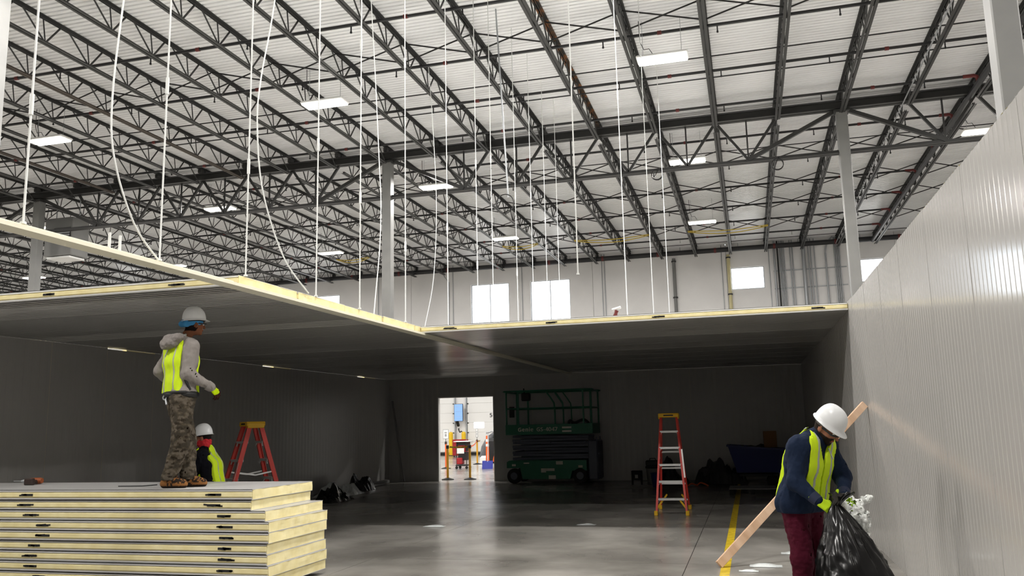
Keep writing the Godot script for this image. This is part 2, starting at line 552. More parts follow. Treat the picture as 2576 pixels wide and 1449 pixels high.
func make_roof_steel() -> void:
	var yt := YD - 0.005       # top of joist
	var yb := 10.42            # bottom of joist
	var pitch := 1.35
	# shared web members (hang from y = 0 at the top chord)
	var dy := yt - yb - 0.07
	var steep := MB.new().rod(Vector3(0, 0, -0.42), Vector3(0, -dy, 0), 0.022, 6).mesh()
	var flat := MB.new().rod(Vector3(0, 0, 0.68), Vector3(0, -dy, 0), 0.02, 6).mesh()
	var post := MB.new().rod(Vector3(0, 0, 0.1), Vector3(0, -dy, 0), 0.015, 6).mesh()
	var ordn := ["first", "second", "third", "fourth", "fifth", "sixth", "seventh", "eighth", "ninth", "tenth", "eleventh", "twelfth", "thirteenth", "fourteenth", "fifteenth", "sixteenth", "seventeenth", "eighteenth", "nineteenth", "twentieth"]
	for bay in 2:
		var z0 := ZN if bay == 0 else ZG
		var z1 := ZG if bay == 0 else ZF
		var top := MB.new()
		angle_pair(top, Vector3(0, yt, z0 - 0.02), Vector3(0, yt, z1 + 0.02), 0.07, 0.009, 0.03, true)
		for s in [z0 - 0.14, z1 + 0.14]:
			top.boxc(Vector3(-0.06, yt - 0.2, s - 0.12), Vector3(0.06, yt - 0.07, s + 0.12))
		var bot := MB.new()
		angle_pair(bot, Vector3(0, yb, z0 - 0.3), Vector3(0, yb, z1 + 0.27), 0.065, 0.009, 0.03, false)
		var tm := top.mesh()
		var bm := bot.mesh()
		var webm: ArrayMesh
		if bay == 1:
			var w := MB.new()
			var zz := z0 - 1.0
			while zz > z1 + 0.4:
				w.rod(Vector3(0, yt - 0.05, zz + 0.42), Vector3(0, yb + 0.02, zz), 0.021, 5)
				w.rod(Vector3(0, yt - 0.05, zz - 0.62), Vector3(0, yb + 0.02, zz), 0.02, 5)
				w.rod(Vector3(0, yt - 0.05, zz - 0.1), Vector3(0, yb + 0.02, zz), 0.015, 5)
				zz -= 1.2
			webm = w.mesh()
		for k: int in (range(-11, 12) if bay == 0 else range(-19, 12)):
			var x := GX0 + JS * k
			var where: String
			if k == 0:
				where = "over the middle column"
			elif k == 8:
				where = "over the right column"
			elif k == -8:
				where = "over the left column"
			elif k > 8:
				where = "%s right of the right column" % ordn[k - 9]
			elif k > 0:
				where = "%s right of the middle column" % ordn[k - 1]
			elif k > -8:
				where = "%s left of the middle column" % ordn[-k - 1]
			else:
				where = "%s left of the left column" % ordn[-k - 9]
			var bayname := "in front of the girder" if bay == 0 else "behind the girder"
			var t := thing("roof_joist", "dark steel open-web roof joist %s, %s" % [bayname, where], "joist", Vector3(x, 0, 0), 0.0, "open-web roof joists")
			part("top_chord", tm, M.steel_rust if k == 4 and bay == 0 else M.steel, t)
			part("bottom_chord", bm, M.steel_brown if (k == -3 or k == -6) and bay == 0 else M.steel, t)
			if bay == 0:
				var zz := -12.05
				while zz > z1 + 0.4:
					part("web_rod", steep, M.steel, t, Vector3(0, yt - 0.05, zz))
					part("web_rod", flat, M.steel, t, Vector3(0, yt - 0.05, zz - 1.35 + 0.0))
					part("web_rod", post, M.steel, t, Vector3(0, yt - 0.05, zz))
					zz -= pitch
			else:
				part("web", webm, M.steel, t)
			# cross bridging to the next joist on the right
			if k < 11:
				for zb in ([-18.35] if bay == 0 else [-29.6, -33.5, -36.65, -40.55]):
					var cb := MB.new()
					cb.bar(Vector3(0.02, yt - 0.08, zb), Vector3(JS - 0.02, yb + 0.05, zb), 0.006, 0.038)
					cb.bar(Vector3(0.02, yt - 0.08, zb), Vector3(JS - 0.02, yb + 0.05, zb), 0.036, 0.006)
					cb.bar(Vector3(0.02, yb + 0.05, zb - 0.04), Vector3(JS - 0.02, yt - 0.08, zb - 0.04), 0.006, 0.038)
					cb.bar(Vector3(0.02, yb + 0.05, zb - 0.04), Vector3(JS - 0.02, yt - 0.08, zb - 0.04), 0.036, 0.006)
					part("cross_bridging", cb, M.steel, t)
	# girders between the columns
	var gn := {-3: "at the far left end", -2: "between the left column and the picture's left border", -1: "between the left and middle columns", 0: "between the middle and right columns", 1: "right of the right column"}
	for b in range(-3, 2):
		var x0 := GX0 + BAY * b
		var t := thing("roof_girder", "dark steel truss girder %s" % gn[b], "girder", Vector3(x0, 0, ZG), 0.0, "truss girders under the joists")
		var g := MB.new()
		# top chord: wide-flange beam laid as two angles with a flat top plate
		g.boxc(Vector3(0, 10.83, -0.16), Vector3(BAY, 10.85, 0.16))
		for s in [-1.0, 1.0]:
			g.boxc(Vector3(0, 10.62, s * 0.03), Vector3(BAY, 10.83, s * 0.05))
			g.boxc(Vector3(0, 10.60, s * 0.03), Vector3(BAY, 10.62, s * 0.16))
		part("top_chord", g, M.steel, t)
		var h := MB.new()
		for s in [-1.0, 1.0]:
			h.boxc(Vector3(0.0, 9.25, s * 0.02), Vector3(BAY, 9.36, s * 0.035))
			h.boxc(Vector3(0.0, 9.25, s * 0.035), Vector3(BAY, 9.265, s * 0.13))
		part("bottom_chord", h, M.steel, t)
		for k in range(1, 8):
			for s in [-1.0, 1.0]:
				var xb: float = JS * k + s * JS / 2
				if xb < JS or xb > BAY - JS:
					continue
				part("web_angle", MB.new().bar(Vector3(JS * k, 10.62, 0), Vector3(xb, 9.34, 0), 0.075, 0.075), M.steel, t)
		for k in range(1, 7):
			part("web_post", MB.new().bar(Vector3(JS * (k + 0.5), 10.62, 0), Vector3(JS * (k + 0.5), 9.34, 0), 0.045, 0.045), M.steel, t)
		for s in [0, 1]:
			var xa := 0.1 if s == 0 else BAY - 0.1
			var xe := JS * 1.5 if s == 0 else BAY - JS * 1.5
			part("end_diagonal", MB.new().bar(Vector3(xa, 10.6, 0), Vector3(xe, 9.34, 0), 0.12, 0.11), M.steel, t)
	# near girder line, out of the picture, carries the joists
	for b in range(-2, 2):
		var x0 := GX0 + BAY * b
		var t := thing("roof_beam", "dark steel roof beam above the front of the cold room, bay %s" % ["far left", "left", "middle", "right"][b + 2], "girder", Vector3(x0, 0, ZN), 0.0, "roof beams over the cold room front")
		part("beam", MB.new().boxc(Vector3(0, 10.2, -0.012), Vector3(BAY, 10.83, 0.012)).boxc(Vector3(0, 10.18, -0.13), Vector3(BAY, 10.2, 0.13)).boxc(Vector3(0, 10.83, -0.13), Vector3(BAY, 10.85, 0.13)), M.steel, t)
	# columns: [x, z, label]
	var cols := [[GX0, ZG, "grey steel column in the middle, rising behind the cold room"], [GX0 + BAY, ZG, "grey steel column on the right, rising behind the ribbed white wall"], [GX0 - BAY, ZG, "grey steel column on the left with an air unit beside it"], [GX0 - 2 * BAY, ZG, "grey steel column beyond the left border"], [3.36, ZN, "large grey steel column at the top right corner"], [-12.52, ZN, "pale column edge at the top left border"]]
	for c in cols:
		var t := thing("steel_column", c[2], "column", Vector3(c[0], 0, c[1]), 0.0, "steel roof columns")
		var m := MB.new().cbox(Vector3(0, 5.25, 0), Vector3(0.31, 10.5, 0.31), 0.018)
		part("shaft", m, M.column, t)
		part("cap_plate", MB.new().boxc(Vector3(-0.22, 10.5, -0.22), Vector3(0.22, 10.55, 0.22)).boxc(Vector3(-0.15, 10.55, -0.03), Vector3(0.15, 10.62, 0.03)), M.steel, t)
		part("base_plate", MB.new().boxc(Vector3(-0.25, 0, -0.25), Vector3(0.25, 0.03, 0.25)), M.steel, t)

# ---------------------------------------------------------------- pipes under the roof
func make_pipes() -> void:
	var zs := [-16.7, -19.32, -22.02, -24.65, -27.75, -30.7, -33.85, -37.05, -40.0, -43.0]
	var coup := MB.new().tube([Vector3(-0.05, 0, 0), Vector3(0.05, 0, 0)], 0.05, 10).mesh()
	var head := MB.new()
	head.rod(Vector3(0, -0.03, 0), Vector3(0, -0.16, 0), 0.017, 6)
	head.rod(Vector3(0, -0.16, 0), Vector3(0, -0.2, 0), 0.026, 6)
	var hm := head.mesh()
	var where := ["nearest to the camera", "second from the camera", "third from the camera", "just in front of the girder", "just behind the girder", "second behind the girder", "third behind the girder", "fourth behind the girder", "fifth behind the girder", "closest to the far wall"]
	for j in zs.size():
		var z: float = zs[j]
		var t := thing("sprinkler_pipe", "black sprinkler branch pipe with red couplings, %s" % where[j], "pipe", Vector3(0, 10.76, z), 0.0, "sprinkler branch pipes")
		part("pipe", MB.new().rod(Vector3(-46, 0, 0), Vector3(6.22, 0, 0), 0.038, 10), M.pipe_black, t)
		var x := -1.5 - 5.42 * 8
		while x < 6.1:
			part("coupling", coup, M.red_fit, t, Vector3(x, 0, 0))
			x += 5.42
		x = -2.86 - 2.705 * 15
		while x < 6.1:
			part("sprinkler_head", hm, M.pipe_black if j < 9 else M.chrome, t, Vector3(x, 0, 0))
			x += 2.705
	# thin conduits beside them
	var tz := [[-21.12, "between the second and third sprinkler pipes"], [-22.52, "just behind the third sprinkler pipe"], [-25.45, "beside the girder"], [-29.2, "behind the girder near the middle light row"], [-44.6, "near the far wall"]]
	for q in tz:
		single("conduit", MB.new().rod(Vector3(-46, 10.78, q[0]), Vector3(14, 10.78, q[0]), 0.018, 6), M.pipe_black, "thin dark conduit running under the roof deck, %s" % q[1], "conduit", Vector3.ZERO, "roof conduits")
	# sprinkler main along the far wall
	var t := thing("sprinkler_main", "thick dark sprinkler main running along the top of the far wall", "pipe", Vector3(0, 10.66, ZF + 0.5))
	part("pipe", MB.new().rod(Vector3(-58, 0, 0), Vector3(8.6, 0, 0), 0.13, 14), M.pipe_black, t)
	var x := -47.0
	while x < 8:
		part("coupling", MB.new().rod(Vector3(-0.06, 0, 0), Vector3(0.06, 0, 0), 0.14, 14), M.red_fit, t, Vector3(x, 0, 0))
		part("hanger_strap", MB.new().tube([Vector3(1.2, -0.14, 0), Vector3(1.2, 0.3, 0)], 0.02, 6), M.galv, t, Vector3(x, 0, 0))
		x += 3.05
	# cross main along the rightmost joists with riser elbows
	t = thing("cross_main", "black cross main with red elbows beside the rightmost roof joists", "pipe", Vector3(6.6, 10.52, 0))
	part("pipe", MB.new().rod(Vector3(0, 0, -12), Vector3(0, 0, ZF + 0.75), 0.085, 12), M.pipe_black, t)
	for z in zs:
		part("elbow", MB.new().tube([Vector3(-0.37, 0.24, z), Vector3(-0.1, 0.24, z), Vector3(-0.02, 0.2, z), Vector3(0, 0.06, z)], 0.05, 10), M.red_fit, t)
	for q in [[4.84, "lower"], [4.9, "upper"]]:
		single("joist_conduit", MB.new().rod(Vector3(q[0], 10.52 + (0.12 if q[1] == "upper" else 0.0), -12), Vector3(q[0], 10.52 + (0.12 if q[1] == "upper" else 0.0), ZF + 0.7), 0.02, 6), M.galv, "%s bright conduit running along the joist right of the right column" % q[1], "conduit", Vector3.ZERO, "bright conduits along a joist")
	for q in [[-2.28, 9.1, "beside the second joist left of the right light"], [1.26, 9.05, "just left of the right column"]]:
		var lp := []
		for k in 25:
			var a := TAU * 1.6 * k / 24.0
			lp.append(Vector3(q[0] + 0.17 * sin(a), q[1] + 0.17 * cos(a), ZG + 0.2 + 0.004 * k))
		lp.append(Vector3(q[0] + 0.05, 9.3, ZG + 0.2))
		lp.append(Vector3(q[0] + 0.05, 9.27, ZG + 0.11))
		single("wire_coil", MB.new().tube(lp, 0.014, 5), M.black, "coiled black wire hanging under the girder, %s" % q[2], "wire", Vector3.ZERO, "wire coils under the girder")

# ---------------------------------------------------------------- insulated panels
# ribbed metal skin: o corner, u along the ribs, v across them, w outward
func rib_skin(m: MB, o: Vector3, u: Vector3, v: Vector3, w: Vector3, pitch: float, deep: float) -> void:
	var wid := v.length()
	var vd := v / wid
	var cnt := maxi(1, roundi(wid / pitch))
	var p := wid / cnt
	var prof := []
	for k in cnt:
		prof.append(Vector2(k * p, 0))
		prof.append(Vector2(k * p + p * 0.40, 0))
		prof.append(Vector2(k * p + p * 0.47, deep))
		prof.append(Vector2(k * p + p * 0.93, deep))
	prof.append(Vector2(wid, 0))
	for k in prof.size() - 1:
		var a: Vector2 = prof[k]
		var b: Vector2 = prof[k + 1]
		var pa: Vector3 = o + vd * a.x + w * a.y
		var pb: Vector3 = o + vd * b.x + w * b.y
		if u.cross(vd).dot(w) > 0:
			m.quad(pa, pa + u, pb + u, pb)
		else:
			m.quad(pa, pb, pb + u, pa + u)

# rough cut face: grid of quads, o corner, u and v sides, pushed along w by noise
func rough_face(m: MB, o: Vector3, u: Vector3, v: Vector3, w: Vector3, nu: int, nv: int, amp: float, nz: FastNoiseLite) -> void:
	var pts := []
	for a in nu + 1:
		for b in nv + 1:
			var q := o + u * (float(a) / nu) + v * (float(b) / nv)
			pts.append(q + w * amp * nz.get_noise_3d(q.x * 100, q.y * 100, q.z * 100))
	for a in nu:
		for b in nv:
			var k := a * (nv + 1) + b
			if u.cross(v).dot(w) > 0:
				m.quad(pts[k], pts[k + nv + 1], pts[k + nv + 2], pts[k + 1])
			else:
				m.quad(pts[k], pts[k + 1], pts[k + nv + 2], pts[k + nv + 1])

func slot_mesh(sd: int) -> ArrayMesh:
	# dark cam-lock slot with a scribbled marker edge
	var r := RandomNumberGenerator.new()
	r.seed = sd
	var m := MB.new()
	m.box(Vector3(0, 0, 0.001), Vector3(0.15, 0.022, 0.006))
	for k in 4:
		m.box(Vector3(r.randf_range(-0.08, 0.08), r.randf_range(-0.006, 0.006), 0.002), Vector3(r.randf_range(0.04, 0.09), 0.014, 0.006), Basis(Vector3.BACK, r.randf_range(-0.12, 0.12)))
	return m.mesh()

# horizontal panel lying along x: returns the core, skins are its children
func flat_panel(parent: Node, called: String, x0: float, x1: float, y: float, z0: float, z1: float, th: float, front_slots: Array, nz: FastNoiseLite, ribs: bool, sd: int, rough_left := false) -> MeshInstance3D:
	var core := MB.new()
	var e := 0.004
	var lo := Vector3(x0, y + e, z0)
	var hi := Vector3(x1, y + th - e, z1)
	var zf := z1 - 0.012
	# front, back, top, bottom of the foam and a rough cut end on the right
	core.quad(Vector3(lo.x, lo.y, zf), Vector3(hi.x, lo.y, zf), Vector3(hi.x, hi.y, zf), Vector3(lo.x, hi.y, zf))
	core.quad(Vector3(hi.x, lo.y, lo.z + 0.01), Vector3(lo.x, lo.y, lo.z + 0.01), Vector3(lo.x, hi.y, lo.z + 0.01), Vector3(hi.x, hi.y, lo.z + 0.01))
	core.quad(Vector3(lo.x, hi.y, zf), Vector3(hi.x, hi.y, zf), Vector3(hi.x, hi.y, lo.z + 0.01), Vector3(lo.x, hi.y, lo.z + 0.01))
	core.quad(Vector3(lo.x, lo.y, lo.z + 0.01), Vector3(hi.x, lo.y, lo.z + 0.01), Vector3(hi.x, lo.y, zf), Vector3(lo.x, lo.y, zf))
	rough_face(core, Vector3(hi.x - 0.001, lo.y, zf), Vector3(0, 0, lo.z + 0.01 - zf), Vector3(0, hi.y - lo.y, 0), Vector3.RIGHT, 22, 4, 0.009, nz)
	rough_face(core, Vector3(lo.x + 0.001, lo.y, zf), Vector3(0, 0, lo.z + 0.01 - zf), Vector3(0, hi.y - lo.y, 0), Vector3.LEFT, 6, 2, 0.004, nz)
	# soft tongue along the front
	core.cbox(Vector3((x0 + x1) / 2, y + th / 2, zf + 0.002), Vector3(x1 - x0 - 0.01, th * 0.46, 0.014), 0.005)
	var c := part(called, core, M.foam, parent)
	for s in 2:
		var sk := MB.new()
		var yy := y if s == 0 else y + th
		var inn := 1.0 if s == 0 else -1.0
		if ribs and s == 0:
			rib_skin(sk, Vector3(x0, yy + 0.002, z0 + 0.003), Vector3(x1 - x0, 0, 0), Vector3(0, 0, z1 - z0 - 0.006), Vector3.DOWN, 0.1, 0.0018)
			sk.boxc(Vector3(x0, yy + 0.002, z0 + 0.003), Vector3(x1, yy + 0.005, z1 - 0.003))
		else:
			sk.boxc(Vector3(x0, minf(yy, yy + inn * 0.005), z0 + 0.003), Vector3(x1, maxf(yy, yy + inn * 0.005), z1 - 0.003))
		# turned lips of the skin along both long edges
		for zz in [z1 - 0.006, z0 + 0.006]:
			sk.boxc(Vector3(x0, minf(yy, yy + inn * 0.021), zz - 0.003), Vector3(x1 - 0.004, maxf(yy, yy + inn * 0.021), zz + 0.003))
		part("lower_skin" if s == 0 else "upper_skin", sk, (M.skin_ceiling if s == 0 else M.skin) if ribs else M.skin_stack, c)
	for k in front_slots.size():
		var sl := part("cam_lock_slot", slot_mesh(sd * 7 + k), M.black, c)
		sl.position = Vector3(front_slots[k], y + th / 2, z1 - 0.002)
	return c

func make_cold_room() -> void:
	var nz := FastNoiseLite.new()
	nz.seed = 21
	nz.frequency = 0.06
	nz.fractal_octaves = 3
	var r := RandomNumberGenerator.new()
	r.seed = 5
	var wdt := 1.193
	# suspended ceiling, two sections of panels resting on the hanger strip at x = -4.95
	var lt := thing("suspended_ceiling", "white insulated ceiling panels of the cold room, left section above the man on the stack", "ceiling")
	for k in 14:
		var z1 := -7.5 - wdt * k
		flat_panel(lt, "ceiling_panel", -10.6, -4.96 + r.randf_range(-0.012, 0.014), 3.05, z1 - wdt, z1, 0.105, [-10.0, -7.32, -5.68] if k == 0 else [], nz, true, 40 + k)
	var rt := thing("suspended_ceiling", "white insulated ceiling panels of the cold room, right section against the ribbed wall", "ceiling")
	var wr := (24.2 - 12.5) / 9.6
	for k in 10:
		var z1 := -12.5 - wr * k
		flat_panel(rt, "ceiling_panel", -4.94, 1.405, 3.05, maxf(z1 - wr, -24.2), z1, 0.105, [-4.45, -2.83, -1.19, 1.0] if k == 0 else [], nz, true, 60 + k)
	# right wall of tall ribbed panels
	var w := structn("wall_cold_right")
	var z := -24.5
	var n := 0
	while z < 1.5:
		var top := 3.165 + r.randf_range(-0.008, 0.008)
		var c := MB.new()
		c.boxc(Vector3(1.412, 0.0, z), Vector3(1.515, top - 0.004, z + 1.24))
		rough_face(c, Vector3(1.41, top, z + 1.238), Vector3(0, 0, -1.236), Vector3(0.105, 0, 0), Vector3.UP, 24, 3, 0.012, nz)
		var pc := part("wall_panel", c, M.foam, w)
		var sk := MB.new()
		rib_skin(sk, Vector3(1.41, 0, z + 0.0015), Vector3(0, top, 0), Vector3(0, 0, 1.237), Vector3.LEFT, 0.09, 0.0028)
		sk.rod(Vector3(1.4095, 0, z), Vector3(1.4095, top, z), 0.0035, 8)
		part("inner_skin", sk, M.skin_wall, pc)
		part("outer_skin", MB.new().boxc(Vector3(1.515, 0, z + 0.002), Vector3(1.52, top - 0.003, z + 1.238)), M.skin, pc)
		z += 1.24
		n += 1
	# left wall
	w = structn("wall_cold_left")
	z = -24.42
	while z < -3.0:
		var top := 3.05
		var notch := n % 4 == 2
		var c := MB.new()
		c.boxc(Vector3(-10.705, 0, z), Vector3(-10.602, top - (0.018 if notch else 0.0), z + 1.22))
		if notch:
			c.boxc(Vector3(-10.705, top - 0.018, z), Vector3(-10.602, top, z + 0.75))
		var pc := part("wall_panel", c, M.foam, w)
		var sk := MB.new()
		rib_skin(sk, Vector3(-10.6, 0, z + 0.0015), Vector3(0, top - (0.018 if notch else 0.0), 0), Vector3(0, 0, 1.217), Vector3.RIGHT, 0.16, 0.0012)
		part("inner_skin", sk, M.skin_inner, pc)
		part("outer_skin", MB.new().boxc(Vector3(-10.71, 0, z + 0.002), Vector3(-10.706, top - (0.018 if notch else 0.0), z + 1.218)), M.skin, pc)
		z += 1.22
		n += 1
	# back wall with the doorway
	w = structn("wall_back")
	var xs := [-10.6, -9.03, -7.26, -6.1, -4.95, -3.82, -2.69, -1.56, -0.43, 0.7, 1.41]
	for k in xs.size() - 1:
		var y0 := 2.475 if k == 1 else 0.0
		var pc := part("wall_panel", MB.new().boxc(Vector3(xs[k], y0, -24.302), Vector3(xs[k + 1], 3.05, -24.202)), M.foam, w)
		var sk := MB.new()
		rib_skin(sk, Vector3(xs[k] + 0.001, y0, -24.2), Vector3(0, 3.05 - y0, 0), Vector3(xs[k + 1] - xs[k] - 0.002, 0, 0), Vector3.BACK, 0.16, 0.0012)
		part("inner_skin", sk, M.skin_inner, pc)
		part("outer_skin", MB.new().boxc(Vector3(xs[k] + 0.002, y0, -24.307), Vector3(xs[k + 1] - 0.002, 3.05, -24.303)), M.skin, pc)
	var tr := structn("trim_1")
	for q in [[-9.03, 1.0], [-7.26, -1.0]]:
		part("jamb", MB.new().boxc(Vector3(q[0], 0, -24.32), Vector3(q[0] + q[1] * 0.03, 2.475, -24.185)), M.lamp_white, tr)
	part("head", MB.new().boxc(Vector3(-9.03, 2.445, -24.32), Vector3(-7.26, 2.475, -24.185)), M.lamp_white, tr)

# ---------------------------------------------------------------- hanger strip, rods and loose cables
func make_hangers() -> void:
	var t := thing("hanger_strip", "long cream ceiling hanger strip reaching out past the left ceiling panels", "hanger strip")
	part("flange", MB.new().boxc(Vector3(-5.03, 3.015, -24.1), Vector3(-4.87, 3.046, -3.2)), M.strip, t)
	part("web", MB.new().boxc(Vector3(-4.956, 3.046, -7.4), Vector3(-4.944, 3.075, -3.2)), M.strip, t)
	for z in [-5.78, -5.66]:
		part("stud", MB.new().rod(Vector3(-4.95, 3.07, z), Vector3(-4.95, 3.2, z), 0.012, 6), M.white_rod, t)
	var zs := [-4.8, -6.28, -7.62, -9.12, -10.32, -11.91, -13.83, -15.55, -16.6, -18.55, -20.06, -21.6, -23.15]
	var ordn := ["first", "second", "third", "fourth", "fifth", "sixth", "seventh", "eighth", "ninth", "tenth", "eleventh", "twelfth", "thirteenth"]
	for k in zs.size():
		var z: float = zs[k]
		var h := thing("hanger_rod", "straight white hanger rod down to the cream strip, %s from the camera" % ordn[k], "rod", Vector3(-4.95, 0, z), 0.0, "ceiling hanger rods")
		var y0 := 3.077 if z > -7.4 else 3.158
		var top := YD - 0.01
		part("rod", MB.new().rod(Vector3(0, y0, 0), Vector3(0, top, 0), 0.0085, 7), M.white_rod, h)
		part("washer", MB.new().rod(Vector3(0, y0, 0), Vector3(0, y0 + 0.015, 0), 0.022, 8), M.white_rod, h)
		for y in [3.9 + fmod(k * 0.73, 1.1), 6.6 + fmod(k * 0.41, 0.7)]:
			part("coupling_nut", MB.new().rod(Vector3(0, y, 0), Vector3(0, y + 0.16, 0), 0.016, 6), M.white_rod, h)
	var rr := [[-9.4, 3.25, "ending in mid air in front of the right ceiling edge"], [-13.5, 3.157, "just behind the right ceiling edge"], [-17.6, 3.157, "midway over the right ceiling section"], [-21.5, 3.157, "far back over the right ceiling section"]]
	for q in rr:
		var h := thing("hanger_rod", "thin white hanger rod %s" % q[2], "rod", Vector3(-1.79, 0, q[0]), 0.0, "hanger rods over the right section")
		part("rod", MB.new().rod(Vector3(0, q[1], 0), Vector3(0, YD - 0.01, 0), 0.008, 7), M.white_rod, h)
		part("coupling_nut", MB.new().rod(Vector3(0, 6.9, 0), Vector3(0, 7.06, 0), 0.015, 6), M.white_rod, h)
		part("end_nut", MB.new().rod(Vector3(0, q[1], 0), Vector3(0, q[1] + 0.02, 0), 0.018, 6), M.white_rod, h)
	single("loose_cable", MB.new().tube(curve([Vector3(-4.93, YD - 0.02, -6.1), Vector3(-4.93, 8.2, -5.95), Vector3(-4.93, 6.4, -5.78), Vector3(-4.93, 5.24, -5.65), Vector3(-4.93, 4.33, -5.58), Vector3(-4.93, 3.82, -5.64), Vector3(-4.93, 3.33, -5.91), Vector3(-4.93, 3.075, -6.24)], 6), 0.0085, 7), M.white_rod, "white cable bowing down to the cream hanger strip, left of the two curved cables", "cable")
	single("loose_cable", MB.new().tube(curve([Vector3(-4.93, YD - 0.02, -8.7), Vector3(-4.93, 8.6, -8.35), Vector3(-4.93, 6.44, -8.02), Vector3(-4.93, 5.4, -7.78), Vector3(-4.93, 4.84, -7.73), Vector3(-4.93, 4.14, -7.87), Vector3(-4.93, 3.5, -8.32), Vector3(-4.93, 3.165, -8.9)], 6), 0.0085, 7), M.white_rod, "white cable bowing down to the left ceiling panels, right of the two curved cables", "cable")
	single("loose_cable", MB.new().tube(curve([Vector3(-6.16, YD - 0.02, -13.0), Vector3(-6.05, 9.14, -13), Vector3(-5.96, 7.63, -13), Vector3(-5.88, 6.03, -13), Vector3(-5.85, 5.4, -13), Vector3(-5.87, 4.62, -13), Vector3(-5.95, 3.73, -13.0), Vector3(-6.0, 3.165, -13.0)], 5), 0.009, 6), M.white_rod, "thin white cable beside the middle column, slightly bent near its foot", "cable")
	single("loose_cable", MB.new().tube(curve([Vector3(-7.5, YD - 0.02, -19.6), Vector3(-7.37, 9.09, -19.6), Vector3(-7.3, 7.06, -19.6), Vector3(-7.39, 5.28, -19.6), Vector3(-7.62, 4.11, -19.6), Vector3(-7.85, 3.165, -19.6)], 5), 0.009, 6), M.white_rod, "thin white cable with a kink, right of the middle column", "cable")
	var p := thing("hanging_pole", "thick pale pole hanging from the roof with looped wire at its foot", "pole")
	part("pole", MB.new().rod(Vector3(-5.03, YD - 0.02, -17.5), Vector3(-4.83, 6.55, -17.5), 0.018, 8), M.galv, p)
	var lp := []
	for k in 21:
		var a := TAU * k / 20.0
		lp.append(Vector3(-4.9 + 0.2 * sin(a), 6.62 - 0.22 + 0.22 * cos(a), -17.48 + 0.02 * sin(a * 0.5)))
	part("wire_loop", MB.new().tube(lp, 0.012, 5, false), M.black, p)

func curve(pts: Array, sub: int) -> Array:
	var out := []
	for j in pts.size() - 1:
		var p0: Vector3 = pts[maxi(j - 1, 0)]
		var p1: Vector3 = pts[j]
		var p2: Vector3 = pts[j + 1]
		var p3: Vector3 = pts[mini(j + 2, pts.size() - 1)]
		for s in sub:
			out.append(p1.cubic_interpolate(p2, p0, p3, float(s) / sub))
	out.append(pts[-1])
	return out

# ---------------------------------------------------------------- stack of panels
func make_stack() -> void:
	var nz := FastNoiseLite.new()
	nz.seed = 31
	nz.frequency = 0.05
	nz.fractal_octaves = 3
	var ends := [-4.7, -4.64, -4.625, -4.645, -4.655, -4.63, -4.63, -4.68, -4.84, -4.82]
	var ordn := ["lowest, half out of the picture", "second from the bottom", "third from the bottom", "fourth from the bottom", "fifth from the bottom", "fifth from the top", "fourth from the top", "third from the top", "second from the top", "topmost, under the man's boots"]
	var left := [-7.42, -7.36, -7.46, -7.48, -7.45, -7.32, -7.34, -7.52, -7.6, -7.57]
	for k in 9:
		var y := 0.055 + 0.105 * k
		var i: int = k + 1
		var t := thing("insulated_panel", "cream foam insulated panel in the stack, %s" % ordn[i], "panel", Vector3.ZERO, 0.0, "stack of insulated panels")
		var sl: float = -5.25 + (ends[i] + 4.82) * 0.75
		flat_panel(t, "foam_core", -9.9, ends[i], y + 0.001, -8.86 + 0.01 * sin(k * 2.3), -7.65 + 0.008 * sin(k * 1.7), 0.104, [left[i], sl], nz, false, 100 + k)
	for x in [-9.3, -7.3, -5.3]:
		single("dunnage_block", MB.new().cbox(Vector3(0, 0.0275, 0), Vector3(0.14, 0.055, 1.1), 0.004), M.foam, "foam strip under the panel stack, %s" % {-9.3: "left", -7.3: "middle", -5.3: "right"}[x], "block", Vector3(x, 0, -8.25), "foam strips under the stack")
	# drill lying on its side and a bent hex key
	var t := thing("cordless_drill", "orange and brown cordless drill lying at the far left of the panel stack", "drill", Vector3(-8.45, 1.0, -8.55), 0.15)
	M.drill = mat(c8(150, 78, 40), 0.5)
	M.drill_dark = mat(c8(48, 34, 28), 0.6)
	part("motor_body", MB.new().tube([Vector3(-0.02, 0.04, 0), Vector3(0.03, 0.04, 0), Vector3(0.14, 0.042, 0), Vector3(0.17, 0.042, 0)], [0.028, 0.036, 0.038, 0.03], 14), M.drill, t)
	part("handle", MB.new().tube([Vector3(0.11, 0.035, 0.0), Vector3(0.12, 0.032, 0.07), Vector3(0.13, 0.034, 0.13)], [0.026, 0.022, 0.027], 10), M.drill_dark, t)
	part("battery", MB.new().cbox(Vector3(0.125, 0.04, 0.165), Vector3(0.11, 0.078, 0.06), 0.01), M.drill_dark, t)
	part("chuck", MB.new().tube([Vector3(-0.1, 0.04, 0), Vector3(-0.07, 0.04, 0), Vector3(-0.02, 0.04, 0)], [0.012, 0.021, 0.022], 12), M.galv, t)
	part("bit", MB.new().rod(Vector3(-0.2, 0.04, 0), Vector3(-0.1, 0.04, 0), 0.005, 6), M.galv, t)
	single("hex_key", MB.new().tube([Vector3(-0.15, 0.006, 0.02), Vector3(0.12, 0.006, 0.0), Vector3(0.15, 0.006, -0.02), Vector3(0.21, 0.008, -0.16)], 0.006, 6), M.black, "bent black hex key lying on the top panel left of the man's boots", "hex key", Vector3(-6.62, 1.0, -8.1))

